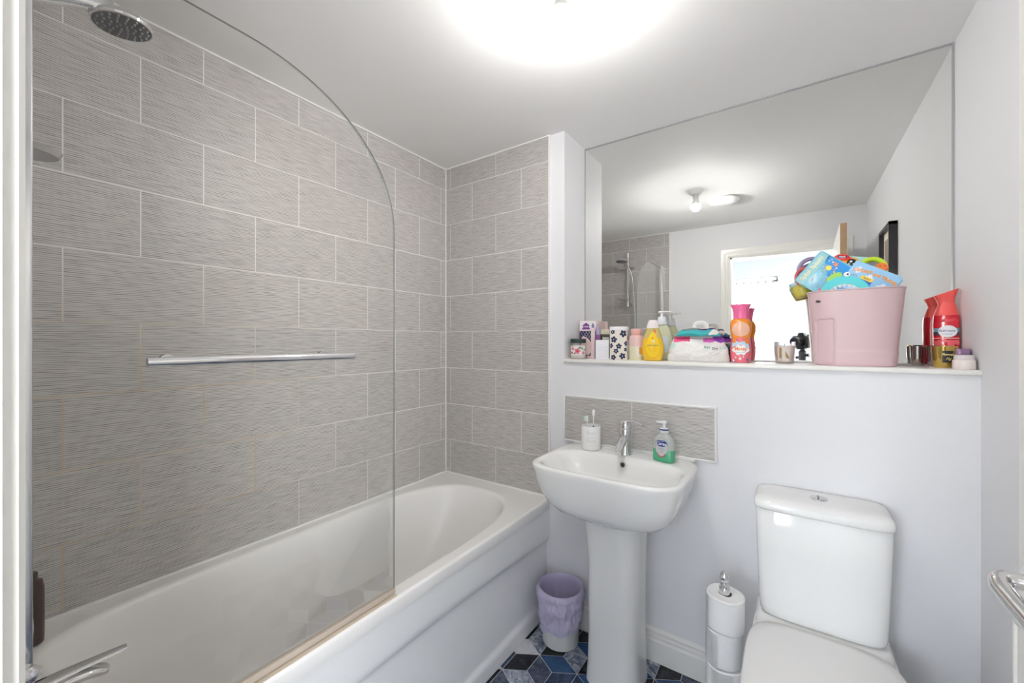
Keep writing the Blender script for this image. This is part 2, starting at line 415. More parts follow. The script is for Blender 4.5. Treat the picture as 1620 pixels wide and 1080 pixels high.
struct(obj('ceiling_bedroom', B(BX0, BX1, BYF - .25, BY, 2.4, 2.5), M_CEIL, smooth=False), 'white ceiling of the next room')
struct(obj('floor_bedroom', B(BX0, BX1, BYF - .25, BY, -.08, 0), bumpy(mat('beige_carpet', (.50, .46, .41), .95), 900, .5, .003), smooth=False), 'beige carpet of the next room')
w = bpy.data.objects.new('window_1', None); link(w); w['kind'] = 'structure'; w['label'] = 'white framed bedroom window seen in the mirror'
yf = BYF - .2
bm = B(WX0, WX0 + .05, yf - .03, yf + .03, WZ0, WZ1); box(bm, WX1 - .05, WX1, yf - .03, yf + .03, WZ0, WZ1); box(bm, WX0, WX1, yf - .03, yf + .03, WZ0, WZ0 + .05); box(bm, WX0, WX1, yf - .03, yf + .03, WZ1 - .05, WZ1)
box(bm, (WX0 + WX1) / 2 - .03, (WX0 + WX1) / 2 + .03, yf - .03, yf + .03, WZ0, WZ1)
obj('window_frame', bm, M_WPL, w, smooth=False)
obj('window_pane', B(WX0 + .04, WX1 - .04, yf - .003, yf + .003, WZ0 + .04, WZ1 - .04), M_WINGL, w, smooth=False)
obj('window_sill', B(WX0 - .03, WX1 + .03, yf + .02, BYF + .03, WZ0 - .025, WZ0 + .001, bev=.004), M_GLOSSW, w)
# vertical blind
def blind():
    m = bpy.data.materials.new('blind_fabric'); m.use_nodes = True; ns, ls = m.node_tree.nodes, m.node_tree.links; ns.remove(ns['Principled BSDF'])
    a = N(ns, 'ShaderNodeBsdfDiffuse'); a.inputs[0].default_value = (.85, .85, .85, 1); t = N(ns, 'ShaderNodeBsdfTranslucent'); t.inputs[0].default_value = (.9, .9, .9, 1)
    mx = N(ns, 'ShaderNodeMixShader'); mx.inputs[0].default_value = .6; ls.new(a.outputs[0], mx.inputs[1]); ls.new(t.outputs[0], mx.inputs[2]); ls.new(mx.outputs[0], ns['Material Output'].inputs['Surface'])
    b = thing('vertical_blind', 'white vertical blind hanging in the bright window of the next room', 'window blind', (0, 0, 0))
    obj('head_rail', B(WX0 + .01, WX1 - .01, BYF - .075, BYF - .035, WZ1 - .045, WZ1 - .002, bev=.003), M_WPL, b)
    n = 13
    for i in range(n):
        x = WX0 + .05 + (WX1 - WX0 - .1) * i / (n - 1)
        bm = bmesh.new(); c, s = math.cos(R(62)) * .042, math.sin(R(62)) * .042
        vs = [bm.verts.new(p) for p in ((x - c, BYF - .055 - s, WZ0 + .03), (x + c, BYF - .055 + s, WZ0 + .03), (x + c, BYF - .055 + s, WZ1 - .075), (x - c, BYF - .055 - s, WZ1 - .075))]
        bm.faces.new(vs); r = bmesh.ops.solidify(bm, geom=bm.faces[:], thickness=.0006)
        obj('blind_slat', bm, m, b, smooth=False)
        obj('slat_hanger', B(x - .012, x + .012, BYF - .057, BYF - .053, WZ1 - .085, WZ1 - .045), mat('hanger_grey', (.35, .36, .38), .5), b, smooth=False)
blind()

# ------------------------------------------------------------------ mirror
mr = thing('wall_mirror', 'large frameless mirror filling the niche above the ledge', 'mirror', (0, 0, 0))
obj('mirror_glass', B(XN + .004, XR - .006, YM, YM + .005, CAMZ - .078, ZC - .005), M_MIRROR, mr, smooth=False)
bm = B(XN, XN + .004, YM - .003, YM + .006, CAMZ - .083, ZC); box(bm, XR - .006, XR, YM - .004, YM + .006, CAMZ - .083, ZC); box(bm, XN, XR, YM - .003, YM + .006, ZC - .005, ZC)
obj('edge_seal', bm, M_GREYSIL, mr, smooth=False)
obj('bottom_seal', B(XN, XR, YM - .003, YM + .006, CAMZ - .083, CAMZ - .078), mat('dirty_white_seal', (.55, .54, .52), .5), mr, smooth=False)

# ------------------------------------------------------------------ bath
def bath():
    t = thing('bathtub', 'white acrylic bathtub set along the ribbed tiled wall', 'bathtub', (0, 0, 0))
    x0, x1, y0, y1, zt = XL, -.958, YB, YE, .568
    cx, cy = (x0 + x1) / 2, (y0 + y1) / 2; ax, ay = (x1 - x0) / 2, (y1 - y0) / 2
    NN = 160
    def rr(a, b, n, z, n2=None, ccx=None, ccy=None): return zring(se(cx if ccx is None else ccx, cy if ccy is None else ccy, a, b, n, NN, n2), z)
    ox, oy = (-1.598 + -1.022) / 2, (.15 + 1.615) / 2
    oa, ob = (1.598 - 1.022) / 2, (1.615 - .15) / 2
    rings = [rr(ax - .02, ay - .004, 60, zt - .049), rr(ax - .007, ay, 60, zt - .049), rr(ax, ay, 60, zt - .009), rr(ax - .003, ay - .002, 60, zt - .002), rr(ax - .008, ay - .004, 50, zt),
             rr(ax - .012, ay - .012, 40, zt + .0002, 30), rr(oa + .020, ob + .022, 5.8, zt, 3.1, ox, oy), rr(oa + .016, ob + .016, 5.6, zt, 3.05, ox, oy),
             rr(oa + .010, ob + .010, 5.5, zt - .0015, 3.0, ox, oy), rr(oa + .004, ob + .004, 5.5, zt - .005, 2.9, ox, oy), rr(oa - .003, ob - .003, 5.5, zt - .014, 2.9, ox, oy),
             rr(oa - .014, ob - .02, 5.2, zt - .06, 2.9, ox, oy - .004), rr(oa - .026, ob - .05, 5, zt - .14, 2.9, ox, oy - .022), rr(oa - .04, ob - .09, 4.8, zt - .24, 3, ox, oy - .05),
             rr(oa - .055, ob - .135, 4.6, zt - .33, 3.2, ox, oy - .08), rr(oa - .085, ob - .18, 4.4, zt - .385, 3.4, ox, oy - .10), rr(oa - .13, ob - .25, 4, zt - .40, 3.6, ox, oy - .11), rr(.03, .12, 2, zt - .405, 2, ox, oy - .11)]
    obj('tub', loft(rings, cap0=False), M_ACR, t, angle=50)
    # front panel: upper band, curved step, recessed lower face, plinth line
    bm = bmesh.new(); ny, nz = 90, 60; V = []
    px = -.972
    for i in range(ny + 1):
        y = y0 + (y1 - y0 - .003) * i / ny; u = (y - y0) / (y1 - y0)
        zs = .362 + .028 * math.cos((u - .5) * PI * 1.1) + .0
        row = []
        for k in range(nz + 1):
            z = .002 + (.517 - .002) * k / nz
            s = 1 / (1 + math.exp(-(z - zs) / .006))
            s2 = 1 / (1 + math.exp((z - .062 - .01 * u) / .004))
            row.append(bm.verts.new((px - .018 * (1 - s) * (1 - s2 * .6) + .0, y, z)))
        V.append(row)
    for i in range(ny):
        for k in range(nz): bm.faces.new((V[i][k], V[i + 1][k], V[i + 1][k + 1], V[i][k + 1]))
    bmesh.ops.recalc_face_normals(bm, faces=bm.faces)
    bmesh.ops.solidify(bm, geom=bm.faces[:], thickness=.003)
    obj('bath_panel', bm, M_ACR2, t, angle=60)
    obj('rim_stain', B(-.981, -.966, .10, .80, zt - .001, zt + .0006), mat('limescale_stain', (.60, .52, .42), .5), t, smooth=False)
    # waste and overflow
    o = obj('waste_plug', lathe([(0, 0), (.034, 0), (.034, .004), (.028, .007), (0, .008)], 32, cap0=False, cap1=False), M_CHR, t); o.location = (ox, .45, zt - .402)
    bm = B(x0, x0 + .008, y0, y1, zt - .002, zt + .006); box(bm, x0, XT, y1 - .012, y1 - .003, zt - .002, zt + .006)
    obj('silicone_seal', bm, M_SIL, t, smooth=False)
bath()

# shower screen
def screen():
    X = -.985
    t = thing('shower_screen', 'curved top glass bath screen with chrome wall profile', 'shower screen', (0, 0, 0))
    zb, zt = .583, 1.998
    out = [(.085, zb), (.802, zb)] + [(.802 - .405 * (1 - math.cos(a)) , zt - .345 + .345 * math.sin(a)) for a in [PI / 2 * i / 28 for i in range(29)]] + [(.085, zt)]
    bm = bmesh.new(); T = .006
    a = [bm.verts.new((X - T / 2, y, z)) for y, z in out]; b = [bm.verts.new((X + T / 2, y, z)) for y, z in out]
    f1 = bm.faces.new(a); f2 = bm.faces.new(b[::-1]); n = len(a)
    for i in range(n): f = bm.faces.new((a[i], b[i], b[(i + 1) % n], a[(i + 1) % n])); f.material_index = 1
    obj('glass_panel', bm, [M_PANE, M_PANEEDGE], t, smooth=False)
    # chrome wall profile
    bm = B(X - .014, X + .014, YB + .001, YB + .028, .572, 2.02, bev=.005, seg=3)
    obj('wall_profile', bm, M_CHR, t)
    obj('pivot_tube', tube([(X, YB + .045, .58), (X, YB + .045, 2.012)], .0155, 24), M_CHR, t)
    obj('glass_clip', B(X - .009, X + .009, YB + .052, YB + .068, .58, 2.0, bev=.003), M_CHRS, t)
    o = obj('pivot_cap', lathe([(0, 0), (.017, 0), (.019, .004), (.019, .01), (.014, .016), (0, .018)], 24, cap0=False, cap1=False), M_CHR, t); o.location = (X, YB + .045, .574)
    # tilted knob below
    o = obj('pivot_knob', lathe([(0, -.016), (.012, -.014), (.017, -.005), (.017, .005), (.012, .014), (0, .016)], 24, cap0=False, cap1=False, sy=1.7), M_CHR, t); o.location = (X + .030, .074, .817)
    obj('bottom_seal', B(X - .007, X + .007, .09, .802, .570, .585, bev=.002), mat('stained_seal', (.50, .43, .36), .5), t)
    # towel rail on the glass
    z = CAMZ - .037; xo = -.935
    r = obj('towel_rail', tube([(xo, .222, z), (xo, .632, z)], .0088, 28), M_CHR, t)
    for y in (.262, .575):
        obj('rail_post', tube([(X + .002, y, z), (xo, y, z)], .0075, 20), M_CHR, r)
        obj('rail_washer', tube([(X + .003, y, z), (X + .008, y, z)], .0125, 24), M_CHRS, r)
        obj('rail_washer', tube([(X - .010, y, z), (X - .003, y, z)], .0125, 24), M_CHRS, r)
screen()
# beige stain strip on the bath rim outside the glass
# shower riser set
def shower():
    X = -1.29; yw = YB + .004
    t = thing('shower_riser', 'chrome shower riser rail on the tap end tiles', 'shower rail', (0, 0, 0))
    obj('riser', tube([(X, yw + .06, 1.66), (X, yw + .06, 2.17)], .0095, 20), M_CHR, t)
    for z in (1.68, 2.15):
        obj('bracket', tube([(X, yw, z), (X, yw + .064, z)], [.02, .013], 20), M_CHR, t)
        obj('bracket_cap', tube([(X, yw + .06, z - .022), (X, yw + .06, z + .022)], .0155, 20), M_CHR, t)
    obj('slider', tube([(X, yw + .06, 2.0), (X, yw + .06, 2.05)], .017, 20), M_CHRS, t)
    obj('slider_arm', tube([(X + .06, yw + .06, 2.025), (X - .08, yw + .075, 2.025)], .010, 14), M_CHRS, t)
    # soap dish: oval smoked disc
    bm = loft([zring(se(X - .035, yw + .085, .046, .050, 2, 48), 1.722), zring(se(X - .035, yw + .085, .053, .056, 2, 48), 1.734)], cap1=False)
    bmesh.ops.solidify(bm, geom=bm.faces[:], thickness=.003)
    obj('soap_dish', bm, mat('smoked_dish', (.60, .58, .60), .15, coat=.3, alpha=.6), t)
    obj('dish_clamp', tube([(X, yw + .06, 1.715), (X, yw + .06, 1.745)], .016, 18), M_CHRS, t)
    # hose
    p = smoothpath([(X + .02, .12, 2.02), (X + .05, .11, 1.9), (X + .07, .10, 1.5), (X + .065, .10, 1.1), (X + .045, .11, .85), (X + .0, .12, .72), (X - .02, .10, .66)], 10)
    obj('shower_hose', tube(p, .007, 10), M_CHRS, t)
    # hand shower
    h = thing('hand_shower', 'round chrome shower head with dark spray face below the ceiling', 'shower head', (0, 0, 0))
    c = Vector((X, .262, 2.066)); n = Vector((.0, .10, -1)).normalized()
    Mx = Matrix.Translation(c) @ n.to_track_quat('Z', 'Y').to_matrix().to_4x4()
    bm = lathe([(.0, -.030), (.02, -.028), (.040, -.019), (.052, -.008), (.057, 0), (.056, .004), (.052, .005)], 48, cap0=False, cap1=False)
    bm.transform(Mx); obj('head_shell', bm, M_CHR, h)
    bm = lathe([(.0, .0045), (.0525, .0045), (.0525, .0005)], 48, cap0=False, cap1=False); bm.transform(Mx)
    f = obj('spray_face', bm, mat('grey_spray_face', (.10, .10, .105), .35), h)
    bm = bmesh.new()
    for ring, k in ((.010, 5), (.022, 10), (.034, 14), (.045, 18)):
        for i in range(k):
            a = 2 * PI * i / k; cc = (ring * math.cos(a), ring * math.sin(a))
            lathe([(.0026, .0045), (.0016, .0085)], 8, bm=bm, cap0=False, off=cc)
    bm.transform(Mx); z = obj('spray_nozzles', bm, mat('pale_rubber', (.32, .33, .34), .5), f); z['kind'] = 'stuff'
    back = c - n * .018
    p = smoothpath([(X - .0, .105, 2.030), (X, .14, 2.050), (X, .19, 2.075), tuple(back + Vector((0, -.015, .004)))], 8)
    obj('handle', tube(p, [.011 + .011 * (i / (len(p) - 1)) for i in range(len(p))], 20), M_CHR, h)
shower()
# bath filler tap
def bath_tap():
    X, Y0, z0 = -1.27, .10, .569
    t = thing('bath_mixer_tap', 'chrome lever mixer tap on the near end of the bath', 'tap', (0, 0, 0))
    o = obj('tap_body', lathe([(0, 0), (.032, 0), (.032, .006), (.027, .012), (.027, .05), (.024, .058), (0, .06)], 32, cap0=False, cap1=False), M_CHR, t); o.location = (X, Y0, z0)
    p = smoothpath([(X, Y0 + .01, z0 + .030), (X, Y0 + .06, z0 + .034), (X, Y0 + .105, z0 + .030), (X, Y0 + .135, z0 + .018)], 6)
    obj('spout', tube(p, [.020] * (len(p) - 3) + [.019, .017, .012], 20, flat=.6), M_CHR, t)
    p = smoothpath([(X, Y0 - .02, z0 + .046), (X, Y0 + .03, z0 + .050), (X, Y0 + .09, z0 + .051), (X + .002, Y0 + .165, z0 + .050)], 6)
    obj('lever', tube(p, [.024 - .012 * (i / (len(p) - 1)) for i in range(len(p))], 18, flat=.38), M_CHR, t)
bath_tap()
# brown bottle on the corner of the bath
b = thing('shampoo_bottle', 'dark brown bottle standing in the near corner of the bath behind the glass', 'bottle', (-1.565, .147, .571), R(35))
prof = [(.0, 0), (.026, 0), (.031, .004), (.032, .02), (.032, .14), (.028, .156), (.014, .162), (0, .162)]
obj('bottle_body', lathe(prof, 36, sx=1, sy=.62, cap0=False, cap1=False), mat('brown_plastic', (.05, .022, .016), .3), b)
obj('cap', lathe([(0, .162), (.015, .162), (.015, .172), (.012, .175), (0, .175)], 24, cap0=False, cap1=False), mat('brown_cap', (.035, .018, .014), .35), b)

# ------------------------------------------------------------------ basin
def basin():
    cx = -.572
    t = thing('wash_basin', 'white ceramic wash basin on a full pedestal', 'wash basin', (cx, 1.72, 0))
    zt = .855; yb = 0.0
    def rg(a, y0, y1, n, z, n2=7): return zring(se(0, (y0 + y1) / 2, a, (y1 - y0) / 2, n, 112, n2), z)
    f = -.415
    rings = [rg(.10, -.30, -.03, 2.4, .660, 3), rg(.170, -.345, -.012, 2.8, .665, 5), rg(.212, -.368, -.006, 3.1, .681), rg(.240, -.387, -.003, 3.4, .710), rg(.259, -.399, -.001, 3.7, .750), rg(.271, -.407, 0, 4.0, .79),
             rg(.278, -.412, 0, 4.2, .825), rg(.283, f, 0, 4.5, .845), rg(.2825, f + .001, 0, 4.5, .852), rg(.278, f + .006, -.002, 4.5, zt),
             rg(.270, f + .014, -.006, 4.5, zt), rg(.264, f + .020, -.092, 4.3, zt, 3.4), rg(.259, f + .026, -.098, 4.2, zt - .002, 3.2), rg(.252, f + .033, -.106, 4.0, zt - .010, 3.0), rg(.243, f + .045, -.112, 3.6, zt - .035, 3),
             rg(.225, f + .066, -.120, 3.2, zt - .075, 3), rg(.19, f + .100, -.135, 2.8, zt - .108, 2.8), rg(.13, f + .145, -.165, 2.4, zt - .128, 2.4), rg(.05, f + .19, -.20, 2, zt - .135, 2), rg(.022, -.222, -.178, 2, zt - .137, 2)]
    o = obj('basin_bowl', loft(rings), M_CER, t, angle=60)
    p = [(-.0, 0)]
    # pedestal: tapered oval column, open-looking back against the wall
    pr = []
    for z, a, y0 in ((0, .105, -.266), (.02, .104, -.264), (.06, .101, -.260), (.2, .098, -.255), (.45, .100, -.258), (.6, .106, -.270), (.69, .112, -.285)):
        pr.append(zring(se(0, (y0 - .06) / 2, a, (-.06 - y0) / 2, 3.0, 64, 6), z))
    obj('pedestal', loft(pr), M_CER, t, angle=60)
    # overflow
    o = obj('overflow_ring', lathe([(.0125, 0), (.0125, .003), (.009, .0035), (.0085, 0)], 28, cap0=False, cap1=False), M_CHR, t); o.location = (.010, -.1150, zt - .030); o.rotation_euler = (R(80), 0, 0)
    h = obj('overflow_hole', lathe([(0, .0012), (.0085, .0012)], 24, cap0=False, cap1=False), mat('dark_hole', (.05, .05, .05), .6), t); h.location = (.010, -.1150, zt - .030); h.rotation_euler = (R(80), 0, 0)
    w = obj('waste', lathe([(0, 0), (.021, 0), (.021, .003), (.014, .006), (0, .007)], 28, cap0=False, cap1=False), M_CHR, t); w.location = (0, -.2, zt - .138)
basin()
def basin_tap():
    t = thing('basin_mixer_tap', 'chrome mono mixer tap at the back of the wash basin', 'tap', (-.574, 1.664, .8545), R(4))
    prof = [(0, 0), (.030, 0), (.030, .004), (.027, .009), (.0235, .020), (.0215, .036), (.022, .056), (.0245, .078), (.0255, .096), (.024, .106), (0, .108)]
    bm = lathe(prof, 40, cap0=False, cap1=False)
    for v in bm.verts: v.co.y += .22 * max(0, v.co.z - .02) ** 1.0 * .5
    obj('tap_body', bm, M_CHR, t)
    p = smoothpath([(0, .006, .066), (0, -.020, .068), (0, -.052, .056), (0, -.090, .036), (0, -.108, .027)], 7)
    n = len(p)
    obj('spout', tube(p, [.0225 - .009 * (i / (n - 1)) for i in range(n)], 22, flat=.80), M_CHR, t)
    bm = lathe([(.0255, .104), (.0265, .112), (.025, .126), (.018, .137), (0, .141)], 36, cap1=False)
    for v in bm.verts: v.co.y += .010
    obj('lever_cap', bm, M_CHR, t)
    p = smoothpath([(-.012, .006, .133), (.014, -.004, .141), (.040, -.016, .143), (.066, -.030, .139), (.084, -.040, .135)], 7); n = len(p)
    obj('lever', tube(p, [.0165 - .0085 * (i / (n - 1)) for i in range(n)], 20, flat=.38), M_CHR, t)
    obj('temperature_dot', tube([(.0, -.0165, .112), (.0, -.0185, .112)], .0025, 10), mat('red_dot', (.5, .02, .02), .3), t)
basin_tap()
# splashback
sp = thing('tiled_splashback', 'short ribbed tile splashback with white edging above the basin', 'splashback', (0, 0, 0))
zs0, zs1 = CAMZ - .466, CAMZ - .252
def splash_mat():
    m = mat('ribbed_tile_splash', (.5, .5, .5), .42); return m
obj('tiles', B(-.884, -.243, YE - .008, YE - .0005, zs0 + .006, zs1 - .006), MATS['ribbed_tile_splash'], sp, smooth=False)
bm = bmesh.new(); y0, y1 = YE - .0105, YE
for a in ((-.892, -.235, zs1 - .008, zs1), (-.892, -.235, zs0, zs0 + .006), (-.892, -.884, zs0, zs1), (-.243, -.235, zs0, zs1)): box(bm, a[0], a[1], y0, y1, a[2], a[3], bev=.0025)
obj('edging', bm, M_SIL, sp)
obj('grout_joint', B(-.5645, -.5625, YE - .0084, YE - .002, zs0 + .004, zs1 - .006), M_SIL, sp, smooth=False)
obj('lower_seal', B(-.835, -.312, YE - .014, YE - .006, .852, .859), M_SIL, sp, smooth=False)

def cup():
    c = (-.722, 1.655, .855); r = .043
    t = thing('toothbrush_tumbler', 'white ceramic tumbler with faint grey words on the basin corner', 'tumbler', c)
    prof = [(0, 0), (.036, 0), (.041, .004), (.0425, .012), (.0425, .100), (.041, .104), (.0385, .104), (.0375, .100), (.0365, .012), (0, .010)]
    obj('tumbler_body', lathe(prof, 48, cap0=False, cap1=False), M_CER, t)
    gm = mat('faint_grey_print', (.62, .60, .63), .4); w = wrap(lambda z: .0425)
    # facing the camera direction
    rot = R(-24)
    for s, z, k in (('Brush', .078, .016), ('your', .060, .010), ('Teeth', .043, .017)):
        text_mesh(s, k, wrap(lambda z: .0425, z0=z, rot=-rot), 'printed_word', gm, t)
    def brush(name, label, dx, dy, lean, col, ln, rz):
        b = thing(name, label, 'toothbrush', (c[0] + dx, c[1] + dy, c[2] + .013), rz)
        Mx = Matrix.Rotation(lean, 4, 'Y')
        bm = tube([(0, 0, 0), (0, 0, ln * .5), (0, 0, ln * .72), (0, 0, ln)], [.0045, .005, .003, .0032], 10, flat=.7); bm.transform(Mx)
        obj('brush_handle', bm, M_WPL, b)
        bm = B(-.0055, .0055, -.004, .004, ln - .004, ln + .022, bev=.002); bm.transform(Mx); obj('brush_head', bm, M_WPL, b)
        bm = B(-.0045, .0045, -.014, -.004, ln, ln + .020, bev=.001); bm.transform(Mx); obj('bristles', bm, mat('bristle_' + name + str(ln), col, .7), b)
        bm = tube([(0, -.0032, ln * .35), (0, -.0032, ln * .66)], .0028, 8); bm.transform(Mx); obj('grip', bm, mat('blue_grip', (.10, .14, .42), .4), b)
    brush('toothbrush', 'taller white toothbrush leaning in the basin tumbler', .006, .008, R(1), (.80, .82, .86), .136, R(20))
    brush('toothbrush', 'shorter toothbrush with a green tinged head in the basin tumbler', -.014, -.004, R(-3), (.55, .75, .62), .108, R(-35))
cup()
def soap():
    t = thing('hand_soap_bottle', 'clear pump bottle of green hand soap standing on the basin', 'soap bottle', (-.412, 1.650, .855), R(-12))
    P = [(.036, 0), (.0415, .003), (.0425, .012), (.0415, .055), (.0385, .080), (.033, .094), (.022, .104), (.0145, .112)]
    sy = .56
    def sec(P_, n=3.2): return [zring(se(0, 0, r, r * sy, n if r > .02 else 2, 64), z) for r, z in P_]
    sh = mat('clear_soap_plastic', (.66, .70, .69), .12, coat=.5, alpha=.55)
    obj('bottle_shell', loft(sec([(r, z) for r, z in P if z >= .05][0:] and [(.0415, .049)] + P[3:]), cap0=False, cap1=False), sh, t, angle=60)
    obj('green_liquid', loft(sec([(.036, 0), (.0415, .003), (.0425, .012), (.0417, .048), (.041, .0485)])), mat('green_soap', (.06, .36, .19), .12, coat=.5), t, angle=50)
    f = interp(P)
    w = wrap(f, lambda z: f(z) * sy, n=3.2, off=.0006)
    obj('back_label', decal([(x * 1.04, .055 + z) for x, z in disc(.023, .034, 40)], w, 5), mat('label_grey', (.55, .57, .58), .4), t)
    w2 = wrap(f, lambda z: f(z) * sy, n=3.2, off=.0010)
    l = obj('brand_oval', decal([(x, .073 + z) for x, z in disc(.0235, .0125, 40)], w2, 5), mat('label_blue', (.01, .035, .22), .3), t)
    w3 = wrap(f, lambda z: f(z) * sy, n=3.2, off=.0015, z0=.072)
    text_mesh('Carex', .0175, w3, 'brand_text', mat('print_white', (.85, .85, .85), .4), l, bold=.0004)
    text_mesh('CUSSONS', .004, wrap(f, lambda z: f(z) * sy, n=3.2, off=.0015, z0=.0815), 'small_text', MATS['print_white'], l)
    text_mesh('Complete', .0068, wrap(f, lambda z: f(z) * sy, n=3.2, off=.0012, z0=.053), 'variant_text', mat('print_grey', (.18, .20, .24), .4), t)
    text_mesh('original', .0055, wrap(f, lambda z: f(z) * sy, n=3.2, off=.0012, z0=.044), 'variant_text', MATS['print_grey'], t)
    bm = bmesh.new(); o = [(.022 * math.cos(a) * 1, .054 + .034 * math.sin(a)) for a in [PI + PI * i / 16 for i in range(3, 14)]]
    i_ = [(x * .86, .054 + (z - .054) * .88) for x, z in o]
    va = [bm.verts.new(w2(*p)) for p in o]; vb = [bm.verts.new(w2(*p)) for p in i_]
    for k in range(len(o) - 1): bm.faces.new((va[k], va[k + 1], vb[k + 1], vb[k]))
    obj('red_band', bm, mat('label_red', (.55, .06, .08), .4), t)
    cl = mat('clear_white_plastic', (.72, .74, .76), .25)
    obj('collar', lathe([(.0155, .110), (.0165, .112), (.0165, .128), (.013, .131)], 28), cl, t)
    obj('collar_band', lathe([(.0172, .1225), (.0172, .128)], 28), mat('navy_band', (.02, .03, .16), .4), t)
    obj('pump_stem', lathe([(.006, .128), (.006, .150)], 20), cl, t)
    bm = B(-.016, .010, -.009, .009, .148, .157, bev=.003); box(bm, -.032, -.012, -.0045, .0045, .1485, .1545, bev=.002)
    obj('pump_head', bm, mat('pump_white', (.80, .82, .83), .3), t)
    obj('dip_tube', tube([(0, 0, .01), (0, 0, .128)], .0022, 8), cl, t)
soap()

# ------------------------------------------------------------------ toilet
def toilet():
    cx = .072
    t = thing('toilet', 'white close coupled ceramic toilet with closed lid', 'toilet', (cx, 1.725, 0))
    def rg(a, y0, y1, n, z, n2=None): return zring(se(0, (y0 + y1) / 2, a, (y1 - y0) / 2, n, 96, n2), z)
    # cistern
    rings = [rg(.125, -.160, -.006, 4, .436, 8), rg(.145, -.172, -.004, 4.5, .4375, 9), rg(.155, -.178, -.003, 5, .443, 10), rg(.159, -.181, -.002, 5, .452, 10), rg(.161, -.182, -.002, 5, .47, 10), rg(.163, -.183, 0, 5, .52, 12), rg(.168, -.184, 0, 5, .66, 12), rg(.171, -.185, 0, 5, .780, 12), rg(.170, -.184, 0, 5, .7815, 12), rg(.168, -.182, 0, 5, .782, 12)]
    obj('cistern', loft(rings), M_CER, t, angle=60)
    rings = [rg(.168, -.182, 0, 5, .7825, 12), rg(.1735, -.188, 0, 5, .783, 12), rg(.175, -.1895, 0, 5, .785, 12), rg(.1755, -.190, 0, 5, .790, 12), rg(.175, -.1895, 0, 5, .800, 12), rg(.172, -.186, -.001, 4.8, .808, 11), rg(.165, -.178, -.004, 4.6, .814, 10), rg(.150, -.160, -.012, 4.4, .8175, 9), rg(.13, -.145, -.02, 4, .8185, 8), rg(.05, -.11, -.05, 2, .819, 2)]
    obj('cistern_lid', loft(rings), M_CER, t, angle=60)
    b = obj('flush_button', lathe([(.0, .0), (.024, 0), (.024, .003), (.0215, .0055), (.020, .0045), (0, .005)], 36, cap0=False, cap1=False), M_CHR, t); b.location = (.0, -.095, .8185)
    s = obj('button_split', tube([(-.002, -.019, .0055), (.0, .0, .0057), (-.002, .019, .0055)], .0011, 6), M_DGREY, b)
    # pan
    zt = .404
    rings = [rg(.115, -.55, -.10, 3, 0, 4), rg(.112, -.548, -.10, 3, .02, 4), rg(.10, -.52, -.08, 3, .10, 4), rg(.105, -.55, -.06, 2.8, .20, 4), rg(.14, -.60, -.035, 2.5, .29, 4.5), rg(.172, -.648, -.02, 2.3, .352, 6), rg(.178, -.66, -.015, 2.3, .385, 7), rg(.176, -.658, -.012, 2.3, zt, 7), rg(.150, -.63, -.03, 2.3, zt + .002, 6)]
    obj('pan', loft(rings), M_CER, t, angle=60)
    obj('cistern_platform', loft([rg(.172, -.215, -.004, 5, .385, 8), rg(.170, -.205, -.004, 5, .425, 8), rg(.160, -.19, -.006, 5, .4355, 8)]), M_CER, t, angle=50)
    m = mat('white_seat_plastic', (.80, .795, .785), .22, coat=.2)
    obj('seat', loft([rg(.172, -.665, -.208, 2.5, zt + .003, 4.5), rg(.180, -.674, -.207, 2.5, zt + .008, 4.5), rg(.180, -.674, -.207, 2.5, zt + .018, 4.5)]), m, t, angle=60)
    # lid: flares at the back up against the cistern
    rings = [rg(.183, -.680, -.194, 2.5, zt + .019, 5), rg(.185, -.683, -.192, 2.5, zt + .024, 5), rg(.184, -.682, -.193, 2.5, zt + .033, 5), rg(.178, -.672, -.199, 2.5, zt + .039, 5), rg(.155, -.64, -.225, 2.5, zt + .0425, 4), rg(.07, -.5, -.35, 2, zt + .045, 2)]
    obj('seat_lid', loft(rings), m, t, angle=60)
    for x in (-.075, .075): obj('hinge', tube([(x - .014, -.203, zt + .03), (x + .014, -.203, zt + .03)], .009, 16), M_CHR, t)
toilet()

